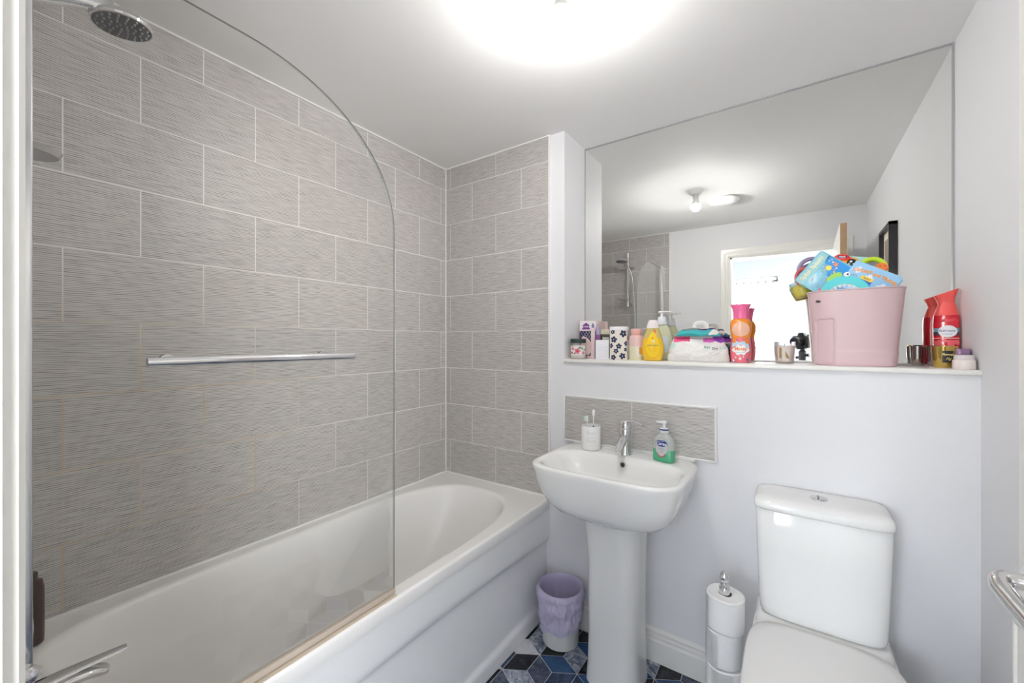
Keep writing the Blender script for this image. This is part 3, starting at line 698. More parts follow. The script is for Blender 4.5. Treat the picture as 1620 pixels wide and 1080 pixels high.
# ------------------------------------------------------------------ roll stand
def rolls():
    X, Y = -.182, 1.50
    t = thing('toilet_roll_stand', 'chrome upright pole stand holding stacked toilet rolls beside the toilet', 'roll holder', (X, Y, 0))
    obj('stand_base', lathe([(0, 0), (.078, 0), (.078, .004), (.070, .009), (0, .012)], 48, cap0=False, cap1=False), M_CHRS, t)
    obj('pole', tube([(0, 0, .01), (0, 0, .490)], .0115, 24), M_CHR, t)
    obj('finial', lathe([(0, .548), (.0165, .549), (.0165, .585), (.0155, .588), (.009, .590), (.009, .594), (.012, .597), (.008, .601), (.0115, .606), (.0145, .616), (.0145, .622), (.011, .632), (.005, .638), (0, .640)], 32, cap0=False, cap1=False), M_CHR, t).location = (0, 0, -.072)
    pm = bumpy(mat('tissue_paper', (.82, .82, .82), .9), 260, .35, .002, 3, (.3, .3, 2.2))
    hs = .112; names = ['topmost toilet roll on the chrome stand, pole finial rising through it', 'second toilet roll from the top of the chrome stand', 'third toilet roll from the top of the chrome stand', 'bottom toilet roll on the chrome stand']
    z = .495
    def roll(seed, R0, h):
        r2 = random.Random(seed); bm = bmesh.new(); seg = 64
        prof = [(.0205, 0), (R0 - .003, 0), (R0, .003)] + [(R0 + r2.uniform(-.0006, .0006), h * k / 10) for k in range(1, 10)] + [(R0, h - .003), (R0 - .003, h), (.0205, h), (.0205, 0)]
        lathe(prof, seg, bm=bm, cap0=False, cap1=False)
        for v in bm.verts:
            a = math.atan2(v.co.y, v.co.x); r_ = math.hypot(v.co.x, v.co.y)
            if r_ > .04: 
                k = 1 + .012 * math.sin(a * 2 + seed) + .006 * math.sin(a * 5 + seed * 2)
                v.co.x *= k; v.co.y *= k
            v.co.z += .0012 * math.sin(a * 3 + seed)
        return bm
    r0 = .0565
    for i, nm in enumerate(names):
        h = .112 if i else .108
        top = z; z -= h + .0035
        rt = thing('toilet_roll', nm, 'toilet roll', (X + (.002, -.003, .001, -.001)[i], Y + (0, .001, -.002, 0)[i], z + .0035 if i < 3 else z + .0035), R(40 * i), 'toilet rolls stacked on the stand')
        obj('paper', roll(i + 1, (r0, r0 - .003, r0 - .002, r0 - .003)[i], h), pm, rt)
        obj('card_core', lathe([(.0203, .001), (.0203, h - .001), (.0192, h - .001), (.0192, .001), (.0203, .001)], 32, cap0=False, cap1=False), mat('core_card', (.35, .32, .29), .8), rt)
        # loose end sheet
        bm = bmesh.new(); n = 14; A = [];
        rr = (r0, r0 - .003, r0 - .002, r0 - .003)[i]
        for k in range(n + 1):
            a = R(150 + 70 * k / n); q = rr + .001 + .006 * max(0, (k / n - .6)) * 2
            A.append((bm.verts.new((q * math.cos(a), q * math.sin(a), .002 - .004 * (k / n))), bm.verts.new((q * math.cos(a), q * math.sin(a), h - .004))))
        for k in range(n): bm.faces.new((A[k][0], A[k + 1][0], A[k + 1][1], A[k][1]))
        bmesh.ops.solidify(bm, geom=bm.faces[:], thickness=.0006)
        obj('loose_sheet', bm, pm, rt)
    return
rolls()

# ------------------------------------------------------------------ bin
def bin_():
    c = (-.845, 1.605, 0)
    fr = mat('frosted_plastic', (.62, .63, .62), .35)
    t = tag(obj('waste_bin', lathe([(0, 0), (.073, 0), (.078, .004), (.095, .235), (.097, .238), (.095, .240), (.092, .235), (.0745, .007), (0, .006)], 64, cap0=False, cap1=False), fr), 'small frosted plastic waste bin between bath and pedestal', 'bin'); t.location = c
    lm = mat('lilac_bag', (.50, .46, .62), .32); ns, ls, b = nodes(lm); b.inputs['Transmission Weight'].default_value = 0
    bm = bmesh.new(); seg = 200; r3 = random.Random(3); rings = []
    def prof(a):
        # inner bottom up, over the rim and down outside with an uneven hem
        hem = .080 + .022 * math.sin(a * 1 + 1.1) + .010 * math.sin(3 * a + .4) + .006 * math.sin(7 * a)
        P = [(.060, .03), (.076, .09), (.084, .15), (.0890, .21), (.0915, .238), (.096, .2465), (.1005, .241), (.102, .225)]
        for k in range(1, 23):
            z = .225 - (.225 - hem) * k / 22
            P.append((.102 - .020 * ((.225 - z) / .225) + .003 * math.sin(k * .5 + a * 2), z))
        return P
    for j in range(seg):
        a = 2 * PI * j / seg; pts = prof(a); ring = []
        for k, (r, z) in enumerate(pts):
            w = 0 if 3 <= k <= 6 else 1
            nn = noise.noise(Vector((math.cos(a) * 3.2, math.sin(a) * 3.2, z * 14))) ; n2 = noise.noise(Vector((math.cos(a) * 8 + z * 20, math.sin(a) * 8, z * 34 + 4)))
            outer = 1 if k >= 6 else -1
            rr = r + w * (abs(nn) * .010 + abs(n2) * .009) * (1 if outer > 0 else -1)
            if outer > 0: rr = max(rr, r)
            ring.append(bm.verts.new((rr * math.cos(a), rr * math.sin(a), z + (.003 * math.sin(a * 2 + .5) if 3 <= k <= 6 else 0))))
        rings.append(ring)
    for j in range(seg):
        A, B_ = rings[j], rings[(j + 1) % seg]
        for k in range(len(A) - 1): bm.faces.new((A[k], B_[k], B_[k + 1], A[k + 1]))
    o = tag(obj('bin_liner', bm, lm, angle=70), 'crinkled lilac bin bag folded over the rim of the waste bin', 'bin bag'); o.location = c
bin_()

# ------------------------------------------------------------------ ledge things
ZL = CAMZ - .083
def face_cam(x, y): return math.atan2(x, y) * -1   # turn so local -y faces the camera
def ang(x, y): return math.atan2(-x, y)

PW = mat('print_white2', (.85, .85, .85), .4)
# flowered candle jar
def jar():
    x, y = -.845, 1.785
    t = thing('candle_jar', 'glass candle jar with a pink flower print and black lid at the left end', 'candle jar', (x, y, ZL), ang(x, y))
    obj('jar_glass', lathe([(0, 0), (.033, 0), (.038, .005), (.0385, .012), (.0385, .066), (.034, .074), (.0325, .078)], 48, cap0=False, cap1=False), M_JARGL, t)
    obj('wax', lathe([(0, .003), (.0345, .003), (.037, .008), (.037, .066), (0, .066)], 48, cap0=False, cap1=False), mat('cream_wax', (.72, .66, .60), .4), t)
    obj('lid', lathe([(0, .076), (.0375, .076), (.038, .078), (.038, .093), (.036, .096), (0, .096)], 48, cap0=False, cap1=False), mat('dark_green_lid', (.02, .045, .04), .35), t)
    w = wrap(lambda z: .0385)
    lb = obj('label', decal(rect(-.042, .042, .018, .060), w, 6), mat('label_cream', (.80, .78, .76), .5), t)
    w = wrap(lambda z: .0389)
    pk = mat('flower_pink', (.72, .20, .26), .5); rd = mat('flower_red', (.55, .02, .06), .5); gr = mat('leaf_green', (.14, .30, .14), .5)
    for i, (s, z, r, m) in enumerate(((-.004, .038, .0155, pk), (-.004, .038, .0055, rd), (.027, .029, .009, pk), (-.027, .048, .008, pk), (.008, .053, .007, gr), (.019, .050, .006, gr), (-.018, .026, .005, gr), (.033, .044, .006, gr), (-.033, .030, .006, rd))):
        obj('printed_flower' if m is not gr else 'printed_leaf', decal(flower(s, z, r, 5 if m is not gr else 2, i), wrap(lambda z: .0389 + .0002 * (i == 1)), 2), m, lb, smooth=False)
jar()
def tall_box():
    x, y = -.851, 1.904
    t = thing('diffuser_box', 'tall navy patterned gift box with a purple house on its white top band', 'gift box', (x + .012, y, ZL), .04)
    obj('box_body', B(-.044, .044, -.022, .014, 0, .187, bev=.001), mat('box_pink_side', (.76, .58, .56), .5), t)
    def fp(s, z): return (s, -.0226, z)
    nv = mat('box_navy', (.015, .018, .07), .45)
    f = obj('navy_panel', decal(rect(-.0438, .0438, .012, .136), fp, 1), nv, t, smooth=False)
    bm = bmesh.new()
    for i in range(-6, 7):
        for s in (-1, 1):
            for k in range(12):
                xa = i * .0145 + s * k * .007; xb = xa + s * .007; za = .014 + k * .010; zb = za + .010
                if abs(xa) < .0434 and abs(xb) < .0434:
                    d = .0007; vs = [bm.verts.new((xa - d, -.0229, za)), bm.verts.new((xa + d, -.0229, za)), bm.verts.new((xb + d, -.0229, zb)), bm.verts.new((xb - d, -.0229, zb))]; bm.faces.new(vs)
    obj('lattice_lines', bm, mat('lattice_white', (.75, .72, .75), .5), f, smooth=False)
    d = [(-.030, .100), (-.020, .112), (-.006, .104), (.010, .094), (.024, .075), (.018, .055), (.026, .035), (.010, .016), (-.02, .02), (-.032, .06)]
    obj('pink_patch', decal(d, lambda s, z: (s - .004, -.0232, z), 1), mat('patch_pink', (.78, .58, .56), .5), f, smooth=False)
    b = obj('top_band', decal(rect(-.0438, .0438, .138, .1845), fp, 1), mat('band_white', (.82, .80, .80), .5), t, smooth=False)
    pu = mat('house_purple', (.24, .05, .30), .5)
    hs = [(-.030, .143), (.012, .143), (.012, .149), (.007, .149), (.007, .163), (.011, .163), (-.009, .178), (-.029, .163), (-.025, .163), (-.025, .149), (-.030, .149)]
    h = obj('house_mark', decal(hs, lambda s, z: (s, -.0230, z), 1, c=(-.009, .158)), pu, b, smooth=False)
    text_mesh('HOME', .0085, lambda s, z: (s - .009, -.0234, z + .1565), 'house_text', PW, h, bold=.0002)
    h2 = [(.020, .146), (.034, .146), (.034, .163), (.027, .176), (.020, .163)]
    obj('small_house_mark', decal(h2, lambda s, z: (s, -.0230, z), 1), mat('house_grey', (.22, .18, .32), .5), b, smooth=False)
tall_box()
def purple_tube():
    x, y = -.772, 1.845
    t = thing('slim_tube', 'slim purple tube with a lilac cap standing behind the small white box', 'tube', (x + .002, y, ZL), ang(x, y))
    obj('tube_body', lathe([(0, 0), (.010, 0), (.011, .003), (.011, .112), (.009, .116), (0, .116)], 28, cap0=False, cap1=False), mat('tube_purple', (.22, .07, .27), .4), t)
    obj('cap', lathe([(0, .116), (.0085, .116), (.0085, .148), (.0055, .158), (.003, .168), (0, .169)], 28, cap0=False, cap1=False), mat('cap_lilac', (.38, .34, .52), .35), t)
    p = tag(obj('slim_box', B(-.009, .009, -.012, .012, 0, .15, bev=.001), mat('blush_card', (.78, .62, .62), .5)), 'narrow blush pink box beside the slim purple tube', 'box'); p.location = (x - .026, y + .01, ZL); p.rotation_euler = (0, 0, .25)
purple_tube()
t = thing('white_carton', 'small plain white carton box beside the flowered jar', 'carton', (-.722, 1.782, ZL), ang(-.722, 1.782))
obj('carton_body', B(-.030, .030, -.018, .018, 0, .090, bev=.0012), mat('white_card', (.80, .80, .84), .5), t)
bm = bmesh.new()
for k in range(9): box(bm, -.024, .022 - .008 * (k % 3), -.0186, -.0183, .014 + .0068 * k, .0152 + .0068 * k)
obj('fine_print', bm, mat('print_pale', (.66, .66, .72), .5), t, smooth=False)['kind'] = 'stuff'
def compact():
    x, y = -.752, 1.889
    t = thing('perfume_bottle', 'small dark green bottle with a cream angled cap behind the white carton', 'bottle', (x, y, ZL), ang(x, y) + .4)
    obj('bottle_body', B(-.022, .022, -.013, .013, 0, .118, bev=.006, seg=3), mat('olive_glass', (.05, .06, .035), .2, coat=.3), t)
    bm = B(-.020, .020, -.012, .012, .118, .142, bev=.003); o = obj('cap', bm, mat('cream_cap', (.68, .65, .52), .4), t)
    obj('label', B(-.017, .017, -.0138, -.0132, .078, .104), mat('pale_label', (.55, .55, .50), .4), t, smooth=False)
compact()
def flower_tin():
    x, y = -.648, 1.800
    t = thing('storage_tin', 'cream lidded tin printed with large navy flowers', 'storage tin', (x, y, ZL), ang(x, y) * .75)
    a, b_, n, H = .040, .038, 5, .134
    cr = mat('tin_cream', (.80, .74, .66), .45)
    rings = [zring(se(0, 0, a - .003, b_ - .003, n, 64), 0), zring(se(0, 0, a, b_, n, 64), .003), zring(se(0, 0, a, b_, n, 64), H)]
    obj('tin_body', loft(rings), cr, t)
    rings = [zring(se(0, 0, a + .0015, b_ + .0015, n, 64), H), zring(se(0, 0, a + .0015, b_ + .0015, n, 64), H + .013), zring(se(0, 0, a - .001, b_ - .001, n, 64), H + .016)]
    obj('lid', loft(rings), mat('tin_lid', (.80, .79, .80), .4), t)
    nv = mat('flower_navy', (.018, .024, .075), .45)
    def surf(s, z, off=.0004):
        # unroll the rounded square section
        th = s / a
        c, q = math.sin(th), -math.cos(th); d = (abs(c) ** n + abs(q) ** n) ** (-1 / n)
        return ((a + off) * c * d, (b_ + off) * q * d, z)
    def fs(s, z, off=.0004): 
        u = s / .040
        return surf(.040 * math.atan(u) if abs(u) < 1.05 else .040 * (math.copysign(math.atan(1.05), u) + (u - math.copysign(1.05, u)) * .7), z, off)
    F = [(-.022, .012, .013), (.018, .018, .015), (-.020, .092, .015), (.022, .118, .017), (.002, .062, .013), (-.010, .040, .012), (.036, .074, .012), (-.034, .064, .012), (-.025, .126, .011), (.034, .047, .010), (-.060, .030, .014), (-.062, .098, .014), (.060, .100, .014), (.062, .030, .014)]
    for i, (s, z, r) in enumerate(F):
        fl = obj('printed_flower', decal(flower(s, z, r, 5, i * .7), fs, 3), nv, t, smooth=False)
        obj('flower_centre', decal([(s + p[0], z + p[1]) for p in disc(.0022, .0022, 10)], lambda a_, b2: fs(a_, b2, .0009), 1), PW, fl, smooth=False)
flower_tin()
def pink_bottle():
    x, y = -.569, 1.80
    t = thing('lotion_bottle', 'pale lotion bottle with a pink cap between flowered tin and yellow bottle', 'lotion bottle', (x, y, ZL), ang(x, y))
    obj('bottle_body', lathe([(0, 0), (.028, 0), (.031, .004), (.031, .062), (0, .062)], 40, cap0=False, cap1=False, sy=.8), mat('cream_lotion', (.78, .74, .52), .3, coat=.3), t)
    obj('pink_shoulder', lathe([(.031, .062), (.031, .100), (.028, .108), (.024, .110)], 40, sy=.8), mat('pale_pink', (.80, .55, .52), .3, coat=.3), t)
    obj('cap', lathe([(.022, .110), (.0235, .112), (.0235, .136), (.021, .139), (0, .139)], 40, cap1=False, sy=.85), mat('salmon_cap', (.78, .42, .38), .35), t)
    w = wrap(lambda z: .031, lambda z: .0248)
    l = obj('label', decal(rect(.000, .034, .018, .062, 5), w, 3), mat('label_white', (.82, .80, .78), .4), t, smooth=False)
    obj('label_patch', decal(rect(.012, .030, .026, .058, 5), wrap(lambda z: .031, lambda z: .0248, .0008), 3), mat('label_amber', (.75, .38, .03), .4), l, smooth=False)
pink_bottle()
def yellow_bottle():
    x, y = -.493, 1.785
    t = thing('baby_shampoo_bottle', 'yellow baby shampoo bottle with a white cap', 'shampoo bottle', (x, y, ZL), ang(x, y))
    P = [(.030, 0), (.037, .003), (.043, .025), (.0455, .050), (.0445, .070), (.038, .100), (.029, .126), (.0245, .140)]
    sy = .60
    m = mat('yellow_shampoo', (.82, .50, .03), .12, coat=.6); ns, ls, b = nodes(m); b.inputs['Subsurface Weight'].default_value = .0
    obj('bottle_body', lathe(P[:5] + [(.0385, .098)], 56, sy=sy), m, t)
    obj('bottle_neck', lathe([(.0385, .098), (.038, .100), (.029, .126), (.0245, .140)], 56, sy=sy), mat('clear_yellow', (.62, .50, .16), .12, coat=.6), t)
    obj('cap', lathe([(.0255, .140), (.026, .143), (.023, .155), (.0165, .172), (.014, .175), (0, .1755)], 48, cap1=False, sy=.66), mat('cap_blush', (.84, .77, .76), .3), t)
    f = interp(P); g = lambda z: f(z) * sy
    drop = []
    for i in range(48):
        a = 2 * PI * i / 48; s_, c_ = math.sin(a), math.cos(a)
        zz = .063 + .047 * c_ * (1 if c_ < 0 else 1.32); ww = .030 * s_ * (1 - .55 * max(0, c_) ** 1.2)
        drop.append((ww, zz))
    l = obj('drop_label', decal(drop, wrap(f, g, .0006), 6, c=(0, .06)), mat('label_yellow', (.93, .62, .01), .35), t)
    text_mesh("Johnson's", .0125, wrap(f, g, .0013, z0=.067), 'brand_text', mat('print_navy', (.03, .03, .18), .4), l, shear=.3)
    text_mesh('baby shampoo', .0060, wrap(f, g, .0013, z0=.052), 'small_text', mat('print_orange', (.80, .25, .02), .4), l)
    text_mesh('no more tears', .0055, wrap(f, g, .0013, z0=.043), 'small_text', MATS['print_orange'], l)
    obj('round_badge', decal([(p[0] + .003, p[1] + .083) for p in disc(.0055, .0055, 20)], wrap(f, g, .0012), 2), mat('badge_grey', (.55, .66, .70), .4), l)
    obj('red_mark', decal(flower(-.001, .098, .004, 5), wrap(f, g, .0012), 2), mat('mark_red', (.75, .12, .04), .4), l)
    obj('red_mark', decal(rect(.006, .012, .121, .133, 3), wrap(f, g, .0008), 2), MATS['mark_red'], t)
yellow_bottle()
def clear_bottle():
    x, y = -.478, 1.875
    t = thing('pump_bottle', 'tall clear bottle with a white pump behind the yellow bottle', 'pump bottle', (x, y, ZL), ang(x, y) * .8)
    P = [(.034, 0), (.040, .004), (.044, .03), (.0455, .060), (.043, .095), (.036, .128), (.026, .150), (.021, .158)]
    obj('bottle_body', lathe(P, 56, sy=.58), mat('pale_straw_wash', (.62, .63, .42), .12, coat=.7), t)
    f = interp(P)
    obj('side_label', decal(rect(-.030, .030, .035, .105), wrap(f, lambda z: f(z) * .58, .0006), 5), mat('label_pale_blue', (.60, .68, .74), .4), t)
    obj('collar', lathe([(.023, .158), (.023, .164), (.016, .192), (.014, .194)], 40, sy=.8), mat('cap_cool_white', (.70, .74, .78), .3), t)
    obj('pump_stem', lathe([(.006, .194), (.006, .212)], 16), M_WPL, t)
    bm = B(-.015, .022, -.010, .010, .211, .219, bev=.003); box(bm, .018, .046, -.005, .005, .212, .218, bev=.002)
    obj('pump_head', bm, M_WPL, t)
clear_bottle()
def bag():
    x, y = -.320, 1.822
    m_w = mat('bag_white', (.80, .78, .76), .32); cols = [m_w, mat('bag_teal', (.04, .42, .44), .35), mat('bag_pink', (.80, .10, .26), .35), mat('bag_purple', (.24, .05, .38), .35), mat('bag_mint', (.52, .72, .67), .35), mat('bag_magenta', (.62, .12, .45), .35)]
    t = thing('wipes_bag', 'white plastic bag of nappies with teal, pink and purple print', 'plastic bag', (x, y, ZL), ang(x, y))
    # lower pillow
    def pillow(W, D, H, z0, nx, nz, seed, top_taper, zone):
        bm = bmesh.new(); rings = []; nu = 260
        lv = 64
        for k in range(lv + 1):
            v = k / lv; z = z0 + H * v
            prof = (math.sin(PI * min(1, v * 1.05 + .10)) ** .38) if v < .98 else .5
            wx = W * (1 - top_taper * v) * (.90 + .10 * prof); dy = D * prof * (1 - .35 * v)
            ring = []
            for i in range(nu):
                a = 2 * PI * i / nu; c, s = math.cos(a), math.sin(a); n_ = 3.0
                d = (abs(c) ** n_ + abs(s) ** n_) ** (-1 / n_)
                px, py = wx * c * d, dy * s * d
                nz1 = noise.noise(Vector((px * 26 + seed, py * 20, z * 45))); nz2 = noise.noise(Vector((px * 70, py * 50 + seed, z * 90)))
                q = 1 + .16 * nz1 + .09 * abs(nz2)
                ring.append(bm.verts.new((px * (1 + .03 * nz1), py * q, max(0, z + .004 * nz1 * (v > .05)))))
            rings.append(ring)
        for k in range(lv):
            for i in range(nu):
                A, B_ = rings[k], rings[k + 1]; f = bm.faces.new((A[i], A[(i + 1) % nu], B_[(i + 1) % nu], B_[i]))
                c = f.calc_center_median(); f.material_index = zone(c.x, c.y, c.z)
        bm.faces.new(rings[0][::-1]); bm.faces.new(rings[-1])
        return bm
    def zone1(px, py, pz):
        w_ = .006 * noise.noise(Vector((px * 40, 3, pz * 30)))
        if -.092 < px < -.030 and .084 + w_ < pz < .106 + w_: return 2
        if .020 < px < .060 and .078 + w_ * 1.5 + abs(px - .045) * .3 < pz < .096: return 5
        if px > .055 and .074 + w_ + abs(px - .085) * .5 < pz < .114 + w_: return 3
        if px < -.085 and .055 < pz < .078: return 4
        if .080 < px < .102 and .052 < pz < .060: return 4
        return 0
    obj('bag_body', pillow(.121, .062, .112, 0, 0, 0, 2, .20, zone1), cols, t, angle=80)
    def zone2(px, py, pz):
        w_ = .010 * noise.noise(Vector((px * 30, 9, pz * 30)))
        if pz < .131 + w_ * .6: return 1 if noise.noise(Vector((px * 34, 2, pz * 20))) < .34 else 0
        if pz < .135 + w_ * .6 and px > .0: return 3
        return 0
    o = obj('bag_fold', pillow(.088, .045, .034, .104, 0, 0, 5, .25, zone2), cols, t, angle=80)
    p = smoothpath([(-.016, .006, .132), (-.008, .0, .154), (.010, -.004, .160), (.030, -.002, .154), (.036, .004, .134)], 8)
    obj('bag_handle', tube(p, [.010, .011] + [.009] * (len(p) - 4) + [.008, .008], 12, flat=.5), m_w, t)
    tx = mat('print_dark_teal', (.03, .28, .22), .5)
    text_mesh('Baby', .012, lambda s, z: (s + .034, -.0665, z + .060), 'bag_text', tx, t, bold=.0003)
    text_mesh('Dry', .013, lambda s, z: (s + .062, -.0655, z + .055), 'bag_text', mat('print_black', (.02, .03, .04), .5), t, bold=.0003)
bag()
t = thing('dark_canister', 'dark teal patterned pack tucked behind the plastic bag beside the doll bottle', 'pack', (-.200, 1.905, ZL), 0)
obj('pack_body', B(-.030, .030, -.020, .020, 0, .075, bev=.006, seg=3), marble('teal_pattern', (.01, .035, .045), (.06, .20, .22), 60), t)
def doll():
    x, y = -.166, 1.840
    t = thing('bubble_bath_bottle', 'doll shaped bubble bath bottle with a pink flared cap', 'bubble bath bottle', (x, y, ZL), ang(x, y))
    body = [(.029, 0), (.034, .003), (.036, .02), (.0365, .055), (.034, .082), (.0315, .098)]
    head = [(.0315, .098), (.033, .106), (.0365, .124), (.0375, .145), (.0355, .160), (.030, .170), (.026, .173)]
    sy = .78
    bp = mat('bottle_pink', (.78, .16, .20), .25, coat=.4); nsx = None
    obj('bottle_body', lathe(body, 56, sy=sy), bp, t)
    peach = mat('bottle_peach', (.86, .50, .36), .25, coat=.4)
    hair = mat('bottle_orange', (.85, .27, .02), .25, coat=.4)
    obj('bottle_head', lathe(head, 56, sy=sy), hair, t)
    fh = interp(head); g = lambda z: fh(z) * sy
    obj('peach_patch', decal([(p[0], .132 + p[1] - .12 * abs(p[0]) * (p[1] > 0)) for p in disc(.036, .029, 40)], wrap(fh, g, .0006), 6), peach, t)
    fb = interp(body); gb = lambda z: fb(z) * sy
    obj('orange_lock', decal([(-.030, .070), (-.018, .075), (-.016, .088), (-.02, .0975), (-.033, .0975)], wrap(fb, gb, .0005), 2), hair, t)
    obj('orange_lock', decal([(.012, .080), (.022, .064), (.032, .070), (.033, .0975), (.012, .0975)], wrap(fb, gb, .0005), 2), hair, t)
    obj('pale_blue_band', decal([(-.034, .060), (.034, .056), (.030, .074), (.012, .084), (-.004, .079), (-.018, .086), (-.034, .078)], wrap(fb, gb, .0008), 3), mat('print_sky', (.50, .70, .85), .4), t)
    cl = [(p[0] * (1 + .12 * math.cos(6 * math.atan2(p[1], p[0]))), .050 + p[1] * (1 + .18 * math.cos(6 * math.atan2(p[1], p[0])))) for p in disc(.031, .019, 60)]
    c = obj('cloud_label', decal(cl, wrap(fb, gb, .0011), 5), PW, t)
    text_mesh('Matey', .0185, wrap(fb, gb, .0018, z0=.054), 'brand_text', mat('print_coral', (.85, .22, .06), .4), c, bold=.0005)
    text_mesh('bubble bath', .0065, wrap(fb, gb, .0018, z0=.040), 'small_text', mat('print_teal2', (.05, .40, .55), .4), c)
    for s, z, r, m in ((-.018, .020, .004, PW), (-.002, .016, .005, PW), (.010, .023, .003, PW), (.024, .012, .006, mat('print_violet', (.25, .12, .45), .4)), (-.028, .008, .006, MATS['print_sky'])):
        obj('printed_shell', decal(flower(s, z, r, 5), wrap(fb, gb, .0009), 1), m, t, smooth=False)
    obj('flared_cap', lathe([(.0265, .173), (.026, .176), (.0265, .196), (.0295, .214), (.0365, .229), (.0355, .230), (.0, .228)], 56, cap0=True, cap1=False, sy=.8), mat('cap_pink', (.86, .15, .34), .3, coat=.3), t)
doll()
def kcandle():
    x, y = -.022, 1.862
    t = thing('letter_candle', 'clear glass candle with a gold letter beside the pink tub', 'candle', (x, y, ZL), ang(x, y))
    obj('glass', lathe([(0, 0), (.027, 0), (.0305, .004), (.0325, .03), (.0355, .082), (.0345, .082), (.0312, .03), (.029, .008), (0, .008)], 48, cap0=False, cap1=False), M_JARGL, t)
    obj('wax', lathe([(0, .009), (.0285, .009), (.0305, .03), (.0325, .066), (0, .066)], 48, cap0=False, cap1=False), mat('ivory_wax', (.80, .73, .68), .4), t)
    obj('wick', tube([(0, 0, .066), (.001, 0, .074)], .0008, 6), M_BLK, t)
    g = mat('gold_foil', (.42, .33, .14), .4, .6); w = wrap(interp([(.0305, .004), (.0325, .03), (.0355, .082)]))
    l = obj('gold_letter', decal(rect(-.017, -.009, .020, .060, 4), w, 2), g, t, smooth=False)
    obj('letter_arm', decal([(.003, .048), (.003, .030), (.006, .022), (.013, .019), (.018, .019), (.010, .034)], w, 1), g, l, smooth=False)
kcandle()
def tub():
    x, y = .178, 1.843
    t = thing('toy_tub', 'tall pink plastic tub full of bath toys on the ledge', 'tub', (x, y, ZL), R(-3))
    m = mat('pink_tub_plastic', (.60, .435, .455), .38)
    H = .258; n = 3.6
    def sec(z):
        k = z / H; return .108 + .022 * k, .082 + .010 * k
    bm = bmesh.new(); rings = []; NN = 144
    levels = [0, .003, .008] + [.008 + (H - .012) * i / 48 for i in range(1, 49)] + [H]
    def P(a, z, inset=0):
        A, Bq = sec(min(z, H)); A -= inset; Bq -= inset
        c, s = math.cos(a), math.sin(a); d = (abs(c) ** n + abs(s) ** n) ** (-1 / n); px, py = A * c * d, Bq * s * d
        if z < .008: q = 1 - .045 * (1 - z / .008) ** 2; px *= q; py *= q
        # seam step near the foot
        if z < .052: px *= 1.014; py *= 1.02
        # handle recess on the left front
        if s < 0 and inset == 0:
            u = (px + .080) / .023; v = 1 / (1 + math.exp((z - .158) / .0018))
            sh = 1 / (1 + math.exp((abs(u) - 1) / .07)) * v
            dep = .010 * sh
            py += dep
            # rounded pocket at its head
            e = ((px + .076) / .022) ** 2 + ((z - .150) / .016) ** 2
            if e < 1 and z < .157: py += .009 * (1 - e)
        return (px, py, z)
    for z in levels: rings.append([P(2 * PI * i / NN, z) for i in range(NN)])
    rings.append([P(2 * PI * i / NN, H, .0035) for i in range(NN)]); 
    for z in (H - .02, .12, .01): rings.append([P(2 * PI * i / NN, z, .0045) for i in range(NN)])
    obj('tub_body', loft(rings), m, t, angle=50)
    A, Bq = sec(H)
    rim = [rr for rr in [[(A + d) * 1, (Bq + d), z] for d, z in ((.000, H - .004), (.0022, H - .002), (.0022, H + .001), (-.003, H + .002))]]
    obj('rim', loft([zring(se(0, 0, a_, b_, n, 96), z) for a_, b_, z in rim], cap0=False, cap1=False), m, t)
    h = obj('round_hole', prism(disc(.007, .0045, 24), .004), mat('hole_dark', (.05, .04, .045), .6), t); h.location = (-.0985, -.0835, .222)
    h.rotation_euler = (0, 0, R(-24))
tub()

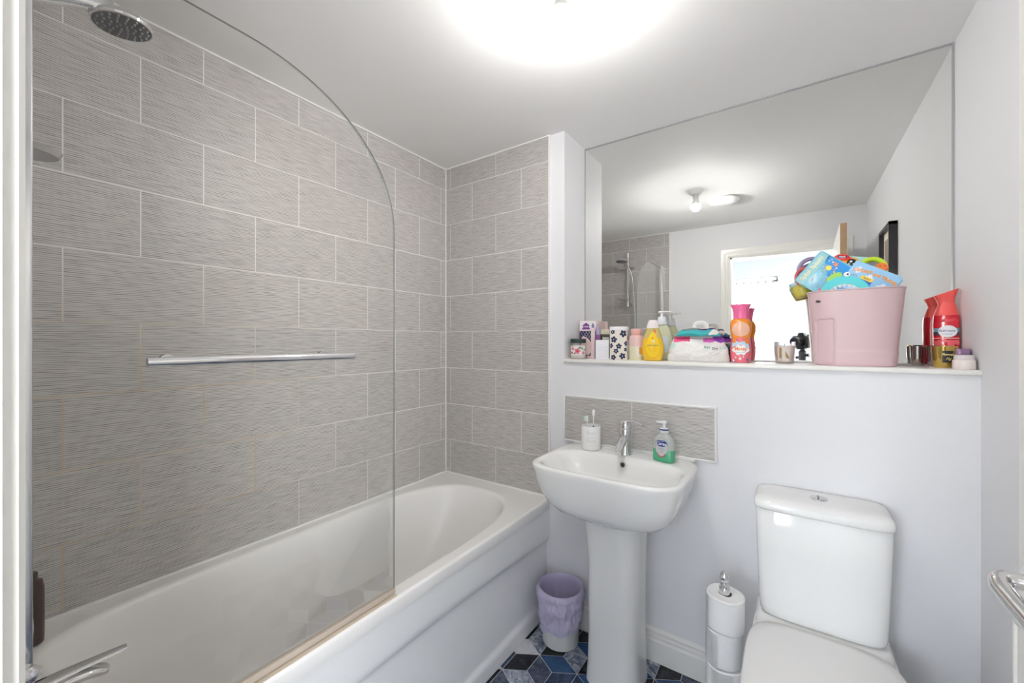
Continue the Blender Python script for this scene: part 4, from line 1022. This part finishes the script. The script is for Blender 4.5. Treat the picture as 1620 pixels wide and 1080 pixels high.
# toys inside the tub, drawn in the upright plane facing the room; (x, z above tub rim line)
def frame_at(o, ex, depth_dir=None):
    """matrix: local x -> ex (in xz plane), z -> perpendicular up, y -> away"""
    ex = Vector((ex[0], 0, ex[1])).normalized(); ez = Vector((-ex.z, 0, ex.x)); ey = Vector((0, 1, 0))
    return Matrix(((ex.x, ey.x, ez.x, o[0]), (ex.y, ey.y, ez.y, o[1]), (ex.z, ey.z, ez.z, o[2]), (0, 0, 0, 1)))
def roundrect(w, h, r, n=5):
    o = []
    for cx, cz, a0 in ((w - r, r, -90), (w - r, h - r, 0), (r, h - r, 90), (r, r, 180)):
        for k in range(n + 1): a = R(a0 + 90 * k / n); o.append((cx + r * math.cos(a), cz + r * math.sin(a)))
    return o
CZ = CAMZ
def splash_book():
    # lower-left corner to upper-left edge carries the title
    o = (.008, 1.788, CZ + .222); M = frame_at(o, (.077, .097))
    t = thing('bath_book', 'blue bath book titled along its edge, leaning left in the tub', 'book', (0, 0, 0))
    t.matrix_world = M
    # local x along title edge 0..0.124, z from 0 (upper-left edge) going down is -z
    W, Hh = .126, .112
    obj('cover', prism([(x, z - Hh) for x, z in roundrect(W, Hh, .008)], .018, bev=.003), mat('book_sky', (.18, .48, .62), .3, coat=.3), t)
    obj('blue_half', decal([(.045, -.108), (.122, -.108), (.122, -.030), (.100, -.034), (.080, -.055), (.060, -.075)], lambda s, z: (s, -.0004, z), 1), mat('book_blue', (.02, .28, .68), .3), t, smooth=False)
    ti = obj('title', decal(rect(.004, .122, -.034, -.004), lambda s, z: (s, -.0004, z), 1), mat('book_pale', (.30, .58, .62), .3), t, smooth=False)
    text_mesh('Splish Splash!', .0185, lambda s, z: (s + .062, -.0010, z - .017), 'title_text', mat('title_cream', (.82, .80, .55), .4), ti, bold=.0006)
    r4 = random.Random(5)
    cs = [PW, mat('dot_pink', (.75, .20, .45), .4), mat('dot_yellow', (.90, .72, .10), .4), mat('dot_lilac', (.50, .48, .75), .4)]
    for i in range(34):
        a, b_ = r4.uniform(.010, .116), r4.uniform(-.080, -.040)
        obj('printed_dot', decal(flower(a, b_, r4.uniform(.0016, .0034), 4, r4.uniform(0, 3), 16), lambda s, z: (s, -.0010, z), 1), cs[i % 4], t, smooth=False)
    obj('printed_sun', decal([(p[0] + .088, p[1] - .056) for p in disc(.0085, .0085, 20)], lambda s, z: (s, -.0014, z), 1), cs[2], t, smooth=False)
    obj('printed_star', decal([(.108 + (.0095 if i % 2 else .0045) * math.cos(PI * i / 5 + .3), -.066 + (.0095 if i % 2 else .0045) * math.sin(PI * i / 5 + .3)) for i in range(10)], lambda s, z: (s, -.0014, z), 1), mat('star_orange', (.88, .27, .12), .4), t, smooth=False)
    obj('printed_crocodile', decal([(.042, -.088), (.058, -.074), (.078, -.078), (.092, -.088), (.094, -.098), (.084, -.104), (.066, -.100), (.046, -.098)], lambda s, z: (s, -.0014, z), 1), mat('croc_green', (.35, .60, .10), .4), t, smooth=False)
    obj('printed_fish', decal([(.004, -.088), (.012, -.078), (.026, -.084), (.032, -.100), (.022, -.106), (.008, -.100)], lambda s, z: (s, -.0014, z), 1), mat('fish_red', (.75, .12, .12), .4), t, smooth=False)
splash_book()
def travel_book():
    o = (.181, 1.782, CZ + .275); M = frame_at(o, (.119, -.072))
    t = thing('bath_book', 'pale blue counting and travel bath book leaning right in the tub', 'book', (0, 0, 0)); t.matrix_world = M
    W, Hh = .136, .095
    obj('cover', prism([(x, z - Hh) for x, z in roundrect(W, Hh, .007)], .020, bev=.003), mat('book_light_blue', (.30, .55, .80), .3, coat=.3), t)
    obj('spine_edge', B(W - .001, W + .002, .001, .019, -Hh + .008, -.008), mat('book_deep_blue', (.03, .30, .60), .3), t, smooth=False)
    for s, z, a, b_ in ((.022, -.026, .012, .007), (.105, -.055, .016, .009), (.060, -.040, .013, .007)):
        obj('printed_cloud', decal([(s + p[0], z + p[1]) for p in flower(0, 0, a, 4)], lambda s, z: (s, -.0004, z), 1), mat('cloud_white', (.75, .78, .88), .4), t, smooth=False)
    oc = mat('title_orange', (.85, .30, .02), .4)
    def arcfn(s, z): return (s + .072, -.0012, z - .022 + .010 * math.cos((s) / .055 * 1.2) - .010)
    text_mesh('COUNT and TRAVEL', .0140, arcfn, 'title_text', oc, t, bold=.0006)
    v = obj('printed_bus', decal(roundrect(.034, .026, .006), lambda s, z: (s + .040, -.0010, z - .070), 1), mat('bus_blue', (.02, .14, .55), .4), t, smooth=False)
    obj('bus_roof', decal(roundrect(.036, .012, .005), lambda s, z: (s + .038, -.0016, z - .050), 1), mat('bus_yellow', (.85, .62, .08), .4), v, smooth=False)
    text_mesh('AQC', .0095, lambda s, z: (s + .056, -.0022, z - .044), 'bus_text', mat('bus_text', (.35, .25, .06), .4), v, bold=.0004)
    for s in (.048, .064): obj('bus_light', decal([(s + p[0], p[1] - .060) for p in disc(.0032, .0032, 14)], lambda s, z: (s, -.0020, z), 1), MATS['dot_yellow'], v, smooth=False)
    p = smoothpath([(.012, -.001, -.050), (.017, -.001, -.044), (.020, -.001, -.048), (.024, -.001, -.043), (.030, -.001, -.050)], 5)
    obj('printed_bird', tube(p, .0008, 6), mat('print_grey_blue', (.20, .28, .45), .5), t)
travel_book()
def arch_toy():
    t = thing('arch_teether', 'turquoise arched teething toy with white teeth at the front of the tub', 'toy', (.149, 1.778, CZ + .148))
    tq = mat('turquoise_rubber', (.10, .62, .66), .35)
    ro, ri = .072, .050; n = 36
    out = [(ro * math.cos(PI * i / n), ro * 1.05 * math.sin(PI * i / n)) for i in range(n + 1)] + [(ri * math.cos(PI * (n - i) / n), ri * .96 * math.sin(PI * (n - i) / n)) for i in range(n + 1)]
    obj('arch', prism(out, .020, bev=.003), tq, t)
    obj('inner_panel', prism([((ri - .001) * math.cos(PI * i / n), (ri * .96 - .001) * math.sin(PI * i / n)) for i in range(n + 1)], .008, Matrix.Translation((0, .007, 0))), marble('panel_pattern', (.12, .42, .68), (.62, .42, .66), 40), t)
    for i in range(9):
        a = R(25 + 130 * i / 8); c = Vector((ri * math.cos(a), ri * .96 * math.sin(a))); d = -c.normalized(); s = Vector((-d.y, d.x))
        q = [c + s * .007, c - s * .007, c + d * .011]
        obj('tooth', prism([(v.x, v.y) for v in q], .006, Matrix.Translation((0, .003, 0))), M_WPL, t, smooth=False)
    e = obj('eye_bump', lathe([(.011, 0), (.011, .006), (.008, .012), (0, .015)], 28, cap1=False, sy=.9), tq, t); e.location = (.006, .010, .073)
    w = obj('eye', prism(disc(.0085, .008, 24), .002), M_WPL, t); w.location = (.006, -.002, .080)
    p = obj('pupil', prism(disc(.003, .003, 16), .002), M_BLK, w); p.location = (.002, -.001, 0)
arch_toy()
def orange_toy():
    t = thing('orange_toy', 'orange toy face with a red badge cap behind the books', 'toy', (.155, 1.848, CZ + .170))
    bm = lathe([(.030, 0), (.046, .03), (.050, .065), (.048, .095), (.034, .118), (.014, .128), (0, .129)], 40, cap1=False, sy=.40)
    obj('toy_body', bm, mat('toy_orange', (.85, .36, .02), .35), t)
    r = obj('red_cap', prism([(-.024, 0), (.024, 0), (.028, .006), (.020, .016), (.012, .022), (-.012, .022), (-.020, .016), (-.028, .006)], .016, bev=.003), mat('toy_red', (.72, .03, .03), .3), t); r.location = (-.010, -.016, .115); r.rotation_euler = (0, R(8), 0)
    bdg = obj('badge', prism([(x - .013, z - .004) for x, z in roundrect(.026, .008, .0035)], .002), mat('badge_navy', (.03, .02, .12), .3), r); bdg.location = (0, -.0015, .013)
    text_mesh('vtech', .0085, lambda s, z: (s, -.0006, z), 'badge_text', PW, bdg, bold=.0003)
    e = obj('eye', prism(disc(.0135, .0135, 28), .005, bev=.001), mat('eye_black', (.01, .01, .015), .12), t); e.location = (.017, -.024, .103)
    g = obj('eye_glint', prism(disc(.0038, .0032, 16), .001), M_WPL, e); g.location = (-.002, -.0016, .0045)
    g = obj('eye_glint', prism(disc(.0018, .0018, 12), .001), M_WPL, e); g.location = (.004, -.0016, -.004)
    m = obj('red_mouth', prism([(-.004, 0), (.030, .010), (.030, .018), (-.002, .010)], .004), MATS['toy_red'], t); m.location = (-.006, -.024, .060)
    # pale teal cloth behind
    c = tag(obj('folded_flannel', B(-.050, .050, -.010, .010, 0, .128, bev=.009, seg=3), bumpy(mat('pale_teal_cloth', (.42, .66, .66), .9), 300, .5, .002)), 'pale teal folded flannel standing at the back of the tub', 'flannel')
    c.location = (.158, 1.892, CZ + .180); c.rotation_euler = (0, R(10), R(4))
orange_toy()
def ring(name, label, loc, rad, r, m, rot, parent=None):
    bm = tube([(rad * math.cos(2 * PI * i / 40), 0, rad * math.sin(2 * PI * i / 40)) for i in range(40)], r, 14, closed=True)
    o = obj(name, bm, m, parent); o.location = loc; o.rotation_euler = rot
    if label: tag(o, label, 'toy')
    return o
def lime():
    t = thing('lime_rattle', 'lime green ring rattle with an orange face behind the travel book', 'toy', (.230, 1.866, CZ + .206))
    ring('ring', None, (0, 0, .045), .034, .0085, mat('lime_plastic', (.50, .72, .03), .3), (0, 0, 0), t)
    b = obj('orange_face', lathe([(0, -.009), (.012, -.008), (.017, 0), (.012, .008), (0, .009)], 28, cap0=False, cap1=False), mat('face_orange', (.88, .22, .04), .35), t); b.rotation_euler = (R(90), 0, 0); b.location = (.024, -.012, .046)
    for x in (-.006, .006): e = obj('eye_dot', prism(disc(.0016, .0018, 10), .002), M_BLK, t); e.location = (.024 + x, -.0225, .050)
    obj('rattle_grip', tube([(0, 0, .012), (0, .0, -.05)], .009, 14), MATS['lime_plastic'], t)
lime()
ring('lilac_ring', 'large lilac plastic teething ring at the left back of the tub', (.064, 1.886, CZ + .268), .042, .0075, mat('lilac_plastic', (.32, .27, .42), .3), (0, R(10), R(12)))
ring('red_ring', 'smaller red plastic ring below the lilac ring', (.044, 1.848, CZ + .238), .032, .0065, mat('red_plastic', (.62, .12, .13), .3), (R(8), 0, R(-25)))
ring('green_ring', 'small pale green plastic ring beside the red ring', (.052, 1.818, CZ + .226), .028, .006, mat('pale_green_plastic', (.45, .62, .22), .3), (R(-6), 0, R(-15)))
t = thing('stacking_cup', 'olive yellow toy cup peeping over the left rim of the tub', 'toy', (.040, 1.895, CZ + .170), 0)
c = obj('cup_body', lathe([(.022, 0), (.026, .002), (.033, .030), (.034, .045), (.031, .045), (.029, .03), (.0, .004)], 36, cap1=False), mat('olive_yellow', (.52, .46, .08), .35), t); c.rotation_euler = (R(-8), R(-14), 0)
c2 = obj('cup_band', lathe([(.0345, .042), (.036, .044), (.036, .056), (.033, .057)], 36, cap0=False, cap1=False), mat('pale_aqua', (.45, .66, .70), .35), t); c2.rotation_euler = (R(-8), R(-14), 0)

# right end of the ledge
def tealight(name, label, x, y, r, h, m, extra=None, group=None):
    t = thing(name, label, 'candle', (x, y, ZL), ang(x, y), group)
    k = r
    obj('glass_cup', lathe([(0, 0), (k * .74, 0), (k * .80, .003), (k * .90, h * .5), (k, h), (k - .0015, h), (k * .88 - .0005, h * .5), (k * .76, .006), (0, .006)], 48, cap0=False, cap1=False), m, t)
    obj('glass_foot', lathe([(0, .0003), (k * .76, .0003), (k * .80, .004), (0, .005)], 48, cap0=False, cap1=False), mat('glass_foot', (.70, .68, .60), .08, coat=.6), t)
    obj('wax', lathe([(0, .007), (k * .74, .007), (k * .88, h * .62), (0, h * .62)], 40, cap0=False, cap1=False), mat('pale_wax', (.62, .55, .50), .4), t)
    return t
tealight('glass_candle', 'silver mirrored glass candle, leftmost beside the pink tub', .3560, 1.932, .0195, .066, mat('silver_glass', (.55, .52, .50), .12, .95))
tealight('glass_candle', 'purple brown glass candle between silver and gold ones', .3805, 1.866, .0165, .070, mat('plum_glass', (.28, .19, .20), .12, .8, coat=.5))
t = tealight('glass_candle', 'gold glass candle with a black label', .392, 1.805, .0295, .069, mat('gold_glass', (.62, .44, .12), .14, .9))
f = interp([(.0295 * .80, .003), (.0295 * .90, .0345), (.0295, .069)])
l = obj('label', decal(rect(-.004, .0215, .018, .054), wrap(f, None, .0006), 6), mat('label_black', (.012, .012, .018), .35), t)
text_mesh('Pomegr', .0088, lambda s, z: wrap(f, None, .0012, z0=.043)(s + .0088, z), 'label_text', mat('print_gold', (.80, .68, .25), .35), l, shear=.4, bold=.0002)
text_mesh('Fig', .0108, lambda s, z: wrap(f, None, .0012, z0=.030)(s + .0090, z), 'label_text', MATS['print_gold'], l, shear=.4, bold=.0002)
t = thing('wax_jar', 'squat purple jar with a mauve lid under the red air freshener', 'jar', (.4258, 1.804, ZL), 0)
obj('jar_body', lathe([(0, 0), (.019, 0), (.021, .003), (.021, .040), (0, .040)], 36, cap0=False, cap1=False), mat('deep_purple', (.06, .015, .055), .2, coat=.4), t)
obj('jar_lid', lathe([(0, .040), (.0225, .040), (.0230, .042), (.0230, .058), (.021, .061), (0, .061)], 36, cap0=False, cap1=False), mat('mauve_lid', (.26, .15, .28), .25, coat=.3), t)
t = thing('cream_pot', 'small blush glass pot with a pale lid at the right end of the ledge', 'pot', (.4215, 1.752, ZL), 0)
obj('pot_body', lathe([(0, 0), (.0225, 0), (.0245, .003), (.0245, .026), (.022, .029), (0, .029)], 40, cap0=False, cap1=False), mat('blush_pot', (.74, .66, .63), .2, coat=.4), t)
obj('pot_lid', lathe([(0, .029), (.0215, .029), (.022, .031), (.021, .041), (.019, .043), (0, .043)], 40, cap0=False, cap1=False), mat('pot_lid', (.66, .60, .60), .25, coat=.3), t)
def febreze():
    x, y = .4165, 1.898
    t = thing('air_freshener', 'red air freshener bottle with an oval white badge in the corner', 'air freshener', (x, y, ZL), R(-8))
    H = .245
    def sec(z):
        k = z / H
        A = interp([(.030, 0), (.0315, .01), (.0325, .14), (.0315, .165), (.0235, .195), (.0195, .205), (.0205, .216), (.0275, .236), (.0305, .245)])(z)
        return A
    zs = [0, .004, .02, .06, .10, .14, .155, .168, .18, .19, .198, .205, .212, .22, .228, .236, .243]
    rings = []; NN = 64
    for z in zs:
        A = sec(z); sh = max(0, (z - .19) / .055) * .0
        r_ = []
        for px, py in se(0, 0, A * .95, A * .72, 2.6, NN):
            tilt = .42 * px * max(0, (z - .17) / .075)
            r_.append((px, py, z + tilt))
        rings.append(r_)
    m = mat('red_plastic_gloss', (.62, .012, .03), .2, coat=.5); top = mat('coral_plastic', (.80, .10, .09), .35)
    k = 8
    obj('bottle_body', loft(rings[:k], cap1=False), m, t, angle=70)
    obj('coral_head', loft(rings[k - 1:]), top, t, angle=70)
    g = lambda z: sec(z) * .95; h = lambda z: sec(z) * .72
    for z0, z1, mm, nm in ((.114, .126, mat('band_blue', (.16, .40, .50), .4), 'blue_band'), (.102, .114, mat('band_dark', (.10, .04, .06), .4), 'dark_band'), (.092, .095, mat('band_peach', (.85, .45, .38), .4), 'peach_band'), (.040, .088, mat('print_flower_red', (.80, .12, .14), .4), 'pale_red_band')):
        obj(nm, decal(rect(-.029, .029, z0, z1), wrap(g, h, .0006, n=2.6), 5), mm, t)
    b = obj('badge', decal([(p[0] + .002, p[1] + .116) for p in disc(.0215, .0195, 40)], wrap(g, h, .0012, n=2.6), 5), mat('badge_white', (.80, .80, .84), .35), t)
    text_mesh('febreze', .0125, wrap(g, h, .0020, n=2.6, z0=.118), 'brand_text', mat('print_indigo', (.05, .06, .25), .4), b, shear=.25)
    text_mesh('AIR FRESHENER', .0035, wrap(g, h, .0020, n=2.6, z0=.107), 'small_text', MATS['print_indigo'], b)
    for s, z in ((-.02, .060), (.004, .052), (.022, .066), (-.006, .074)):
        obj('printed_petal', decal(flower(s, z, .009, 5, s * 90), wrap(g, h, .0011, n=2.6), 2), m, t, smooth=False)
    obj('leaf_swirl', decal([(-.028, .142), (-.008, .156), (.018, .158), (.026, .148), (.004, .144)], wrap(g, h, .0008, n=2.6), 2), mat('swirl_red', (.70, .05, .07), .3), t)
febreze()

# ------------------------------------------------------------------ picture, radiator, ceiling fittings
pf = thing('picture_frame', 'black framed picture on the right wall, seen in the mirror', 'picture', (0, 0, 0))
py0, py1, pz0, pz1 = .79, 1.085, 1.50, 1.948
bm = bmesh.new(); xo, xi = XR - .035, XR - .002
for a in ((py0, py1, pz1 - .016, pz1), (py0, py1, pz0, pz0 + .016), (py0, py0 + .016, pz0, pz1), (py1 - .016, py1, pz0, pz1)): box(bm, xo, xi, *a)
obj('frame', bm, mat('black_wood', (.022, .02, .026), .4), pf, smooth=False)
obj('mount', B(xi - .012, xi - .002, py0 + .016, py1 - .016, pz0 + .016, pz1 - .016), mat('cream_mount', (.80, .76, .66), .7), pf, smooth=False)
obj('print', B(xi - .014, xi - .012, py0 + .05, py1 - .05, pz0 + .06, pz1 - .06), marble('sepia_print', (.50, .42, .32), (.62, .56, .46), 8), pf, smooth=False)
def radiator():
    t = thing('radiator', 'white panel radiator low on the right wall behind the door handle', 'radiator', (0, 0, 0))
    y0, y1, z0, z1 = .60, 1.19, .20, .795; xf, xb = .348, .40
    bm = bmesh.new(); box(bm, xf + .006, xb, y0 + .006, y1 - .006, z0, z1 - .01, bev=.004)
    n = 14
    for i in range(n):
        ya = y0 + .02 + (y1 - y0 - .04) * i / n; w_ = (y1 - y0 - .04) / n
        box(bm, xf, xf + .012, ya + w_ * .18, ya + w_ * .82, z0 + .03, z1 - .045, bev=.004)
    obj('panel', bm, M_GLOSSW, t)
    obj('end_cover', B(xf + .002, .425, y1 - .008, y1, z0, z1, bev=.002), M_GLOSSW, t)
    obj('end_cover', B(xf + .002, .425, y0, y0 + .008, z0, z1, bev=.002), M_GLOSSW, t)
    obj('top_grille', B(xf + .002, .425, y0, y1, z1 - .008, z1, bev=.002), M_GLOSSW, t)
    for y in (.70, 1.09): obj('bracket', B(.40, XR - .001, y - .015, y + .015, z1 - .12, z1 - .04), M_WPL, t)
    obj('pipe', tube([(.385, y1 - .03, z0), (.385, y1 - .03, .0)], .0075, 12), M_GLOSSW, t)
radiator()
def ceiling_lamp():
    x, y = -.525, 1.0
    t = thing('ceiling_lamp', 'white ceiling lampholder with a bare glowing bulb', 'ceiling lamp', (x, y, ZC))
    obj('ceiling_rose', lathe([(0, -.026), (.030, -.026), (.036, -.020), (.048, -.004), (.049, 0)], 40, cap0=False), M_WPL, t)
    obj('lampholder', lathe([(0, -.052), (.018, -.052), (.020, -.045), (.021, -.026), (.0, -.026)], 32, cap0=False, cap1=False), M_WPL, t)
    em = bpy.data.materials.new('lit_bulb'); em.use_nodes = True; ns, ls = em.node_tree.nodes, em.node_tree.links; ns.remove(ns['Principled BSDF'])
    e = N(ns, 'ShaderNodeEmission'); e.inputs[0].default_value = (1, .975, .945, 1); e.inputs[1].default_value = BULB; ls.new(e.outputs[0], ns['Material Output'].inputs['Surface'])
    obj('bulb', lathe([(0, -.134), (.012, -.132), (.022, -.124), (.028, -.110), (.0295, -.100), (.0285, -.091), (.0, -.091)], 32, cap0=False, cap1=False), em, t)
    obj('bulb_collar', lathe([(.0, -.0908), (.0290, -.0908), (.0275, -.084), (.018, -.066), (.014, -.052), (0, -.052)], 32, cap0=False, cap1=False), M_WPL, t)
BULB = 460
ceiling_lamp()
v = thing('extractor_vent', 'round white domed ceiling vent beside the lamp, seen in the mirror', 'ceiling vent', (-.39, .74, ZC))
obj('vent_base', lathe([(.0, -.012), (.070, -.012), (.074, -.006), (.074, 0)], 48, cap0=False), M_WPL, v)
obj('vent_dome', lathe([(0, -.040), (.055, -.039), (.088, -.030), (.096, -.020), (.095, -.014), (.070, -.012)], 48, cap0=False), M_WPL, v)

# ------------------------------------------------------------------ the photographer's camera on its tripod (seen in the mirror)
YAW = R(34.61)
def camera_prop():
    F = Vector((-math.sin(YAW), math.cos(YAW), 0))
    t = thing('photo_camera', 'black digital camera on a tripod in the doorway, seen in the mirror', 'camera', (0, 0, CAMZ), YAW)
    # local +y looks along the lens; everything stays behind the front element
    bm = lathe([(.030, 0), (.036, .0), (.037, .018), (.034, .020), (.034, .045), (.036, .047), (.036, .075), (.031, .08)], 40)
    bm.transform(Matrix.Translation((0, -.105, 0)) @ Matrix.Rotation(R(-90), 4, 'X'))
    l = obj('lens', bm, M_BLK, t)
    bm = lathe([(0, 0), (.027, 0.0)], 32, cap0=False, cap1=False); bm.transform(Matrix.Translation((0, -.0247, 0)) @ Matrix.Rotation(R(-90), 4, 'X')); obj('front_element', bm, mat('lens_glass', (.01, .01, .04), .05, coat=1), l)
    bm = B(-.070, .070, -.155, -.105, -.052, .046, bev=.010, seg=3); box(bm, .040, .070, -.145, -.085, -.050, .040, bev=.010)
    obj('camera_body', bm, M_BLK, t)
    obj('viewfinder_hump', prism([(-.028, .044), (.028, .044), (.018, .070), (-.018, .070)], .045, Matrix.Translation((0, -.150, 0)), bev=.004), M_BLK, t)
    obj('mode_dial', lathe([(.011, .046), (.011, .058), (0, .058)], 24, cap1=False, off=(.050, -.13)), M_DGREY, t)
    obj('hot_shoe', B(-.010, .010, -.140, -.120, .070, .073), M_CHRS, t, smooth=False)
    # tripod
    s = thing('tripod', 'black tripod standing in the doorway under the camera', 'tripod', (0, 0, 0), YAW)
    c = (0, -.130)
    hz = CAMZ - .052
    obj('quick_plate', B(-.03, .03, c[1] - .03, c[1] + .03, hz - .012, hz, bev=.003), M_BLK, s)
    bm = tube([(0, c[1], hz - .105), (0, c[1], hz - .030), (0, c[1], hz - .012)], [.026, .027, .012], 28); obj('ball_head', bm, M_DGREY, s)
    k = obj('pan_knob', tube([(.02, c[1], hz - .06), (.055, c[1], hz - .055)], [.010, .014], 18), M_BLK, s)
    k = obj('pan_knob', tube([(-.02, c[1], hz - .075), (-.050, c[1], hz - .08)], [.008, .011], 18), M_BLK, s)
    obj('centre_column', tube([(0, c[1], hz - .105), (0, c[1], .60)], .014, 18), M_BLK, s)
    obj('shoulder', tube([(0, c[1], hz - .20), (0, c[1], hz - .155)], .045, 24), M_BLK, s)
    for a in (90, 205, 335):
        d = Vector((math.cos(R(a)), math.sin(R(a)), 0)); rr = .22 if a == 90 else .26
        leg = obj('leg', tube([Vector((0, c[1], hz - .18)) + d * .035, Vector((0, c[1], 0.012)) + d * rr], [.015, .010], 14), M_BLK, s)
        q = Vector((0, c[1], .0)) + d * (rr + .004); obj('rubber_foot', lathe([(.014, 0), (.014, .02), (.009, .026)], 16, off=(q.x, q.y)), M_DGREY, leg)
camera_prop()

# ------------------------------------------------------------------ light and camera
w = bpy.data.worlds.new('daylight'); sc.world = w; w.use_nodes = True
ns, ls = w.node_tree.nodes, w.node_tree.links; bg = ns['Background']
sky = N(ns, 'ShaderNodeTexSky'); sky.sky_type = 'NISHITA'; sky.sun_disc = False; sky.sun_elevation = R(40); sky.sun_rotation = R(0)
mixc = N(ns, 'ShaderNodeMix', data_type='RGBA'); mixc.inputs['Factor'].default_value = .93; mixc.inputs['B'].default_value = (1, .985, .97, 1)
ls.new(sky.outputs[0], mixc.inputs['A']); ls.new(mixc.outputs['Result'], bg.inputs[0]); bg.inputs[1].default_value = 19
def area(name, loc, rot, sx, sy, power, color=(1, 1, 1), portal=False, spread=180):
    l = bpy.data.lights.new(name, 'AREA'); l.shape = 'RECTANGLE'; l.size = sx; l.size_y = sy; l.energy = power; l.color = color
    l.cycles.is_portal = portal; l.spread = R(spread)
    o = bpy.data.objects.new(name, l); link(o); o.location = loc; o.rotation_euler = rot; return o
area('added_window_portal', (BX1 + .09, (VY0 + VY1) / 2, (VZ0 + VZ1) / 2), (R(90), 0, R(90)), VY1 - VY0, VZ1 - VZ0, 1, portal=True)  # daylight portal of the added side opening
area('window_portal', ((WX0 + WX1) / 2, BYF - .24, (WZ0 + WZ1) / 2), (R(90), 0, 0), WX1 - WX0, WZ1 - WZ0, 1, portal=True).rotation_euler = (R(90), 0, R(180))
# added fill light under the ceiling of the next room
cl = thing('added_bedroom_fill_light', 'added round fill light under the ceiling of the next room', 'ceiling light', (.5, -1.5, 2.4))
em = bpy.data.materials.new('lit_diffuser'); em.use_nodes = True; n_, l_ = em.node_tree.nodes, em.node_tree.links; n_.remove(n_['Principled BSDF'])
e = N(n_, 'ShaderNodeEmission'); e.inputs[0].default_value = (1, .985, .97, 1); e.inputs[1].default_value = 9; l_.new(e.outputs[0], n_['Material Output'].inputs['Surface'])
obj('light_base', lathe([(.20, -.02), (.20, 0)], 48), M_WPL, cl)
obj('light_diffuser', lathe([(0, -.075), (.10, -.07), (.17, -.045), (.19, -.02)], 48, cap0=False, cap1=True), em, cl)

cam = bpy.data.cameras.new('camera'); co = bpy.data.objects.new('camera', cam); link(co)
co.location = (0, 0, CAMZ); co.rotation_euler = (R(90), 0, YAW)
cam.sensor_fit = 'HORIZONTAL'; cam.sensor_width = 36; cam.lens = 36 * 640.6 / 1620; cam.clip_start = .01; cam.clip_end = 60
sc.camera = co
sc.view_settings.view_transform = 'Standard'; sc.view_settings.look = 'None'; sc.view_settings.gamma = 1; sc.view_settings.use_curve_mapping = False
sc.view_settings.exposure = 0.36
cy = sc.cycles
cy.use_denoising = True
cy.max_bounces = 14; cy.diffuse_bounces = 8; cy.glossy_bounces = 8; cy.transmission_bounces = 8; cy.transparent_max_bounces = 16
cy.sample_clamp_indirect = 8; cy.blur_glossy = .3
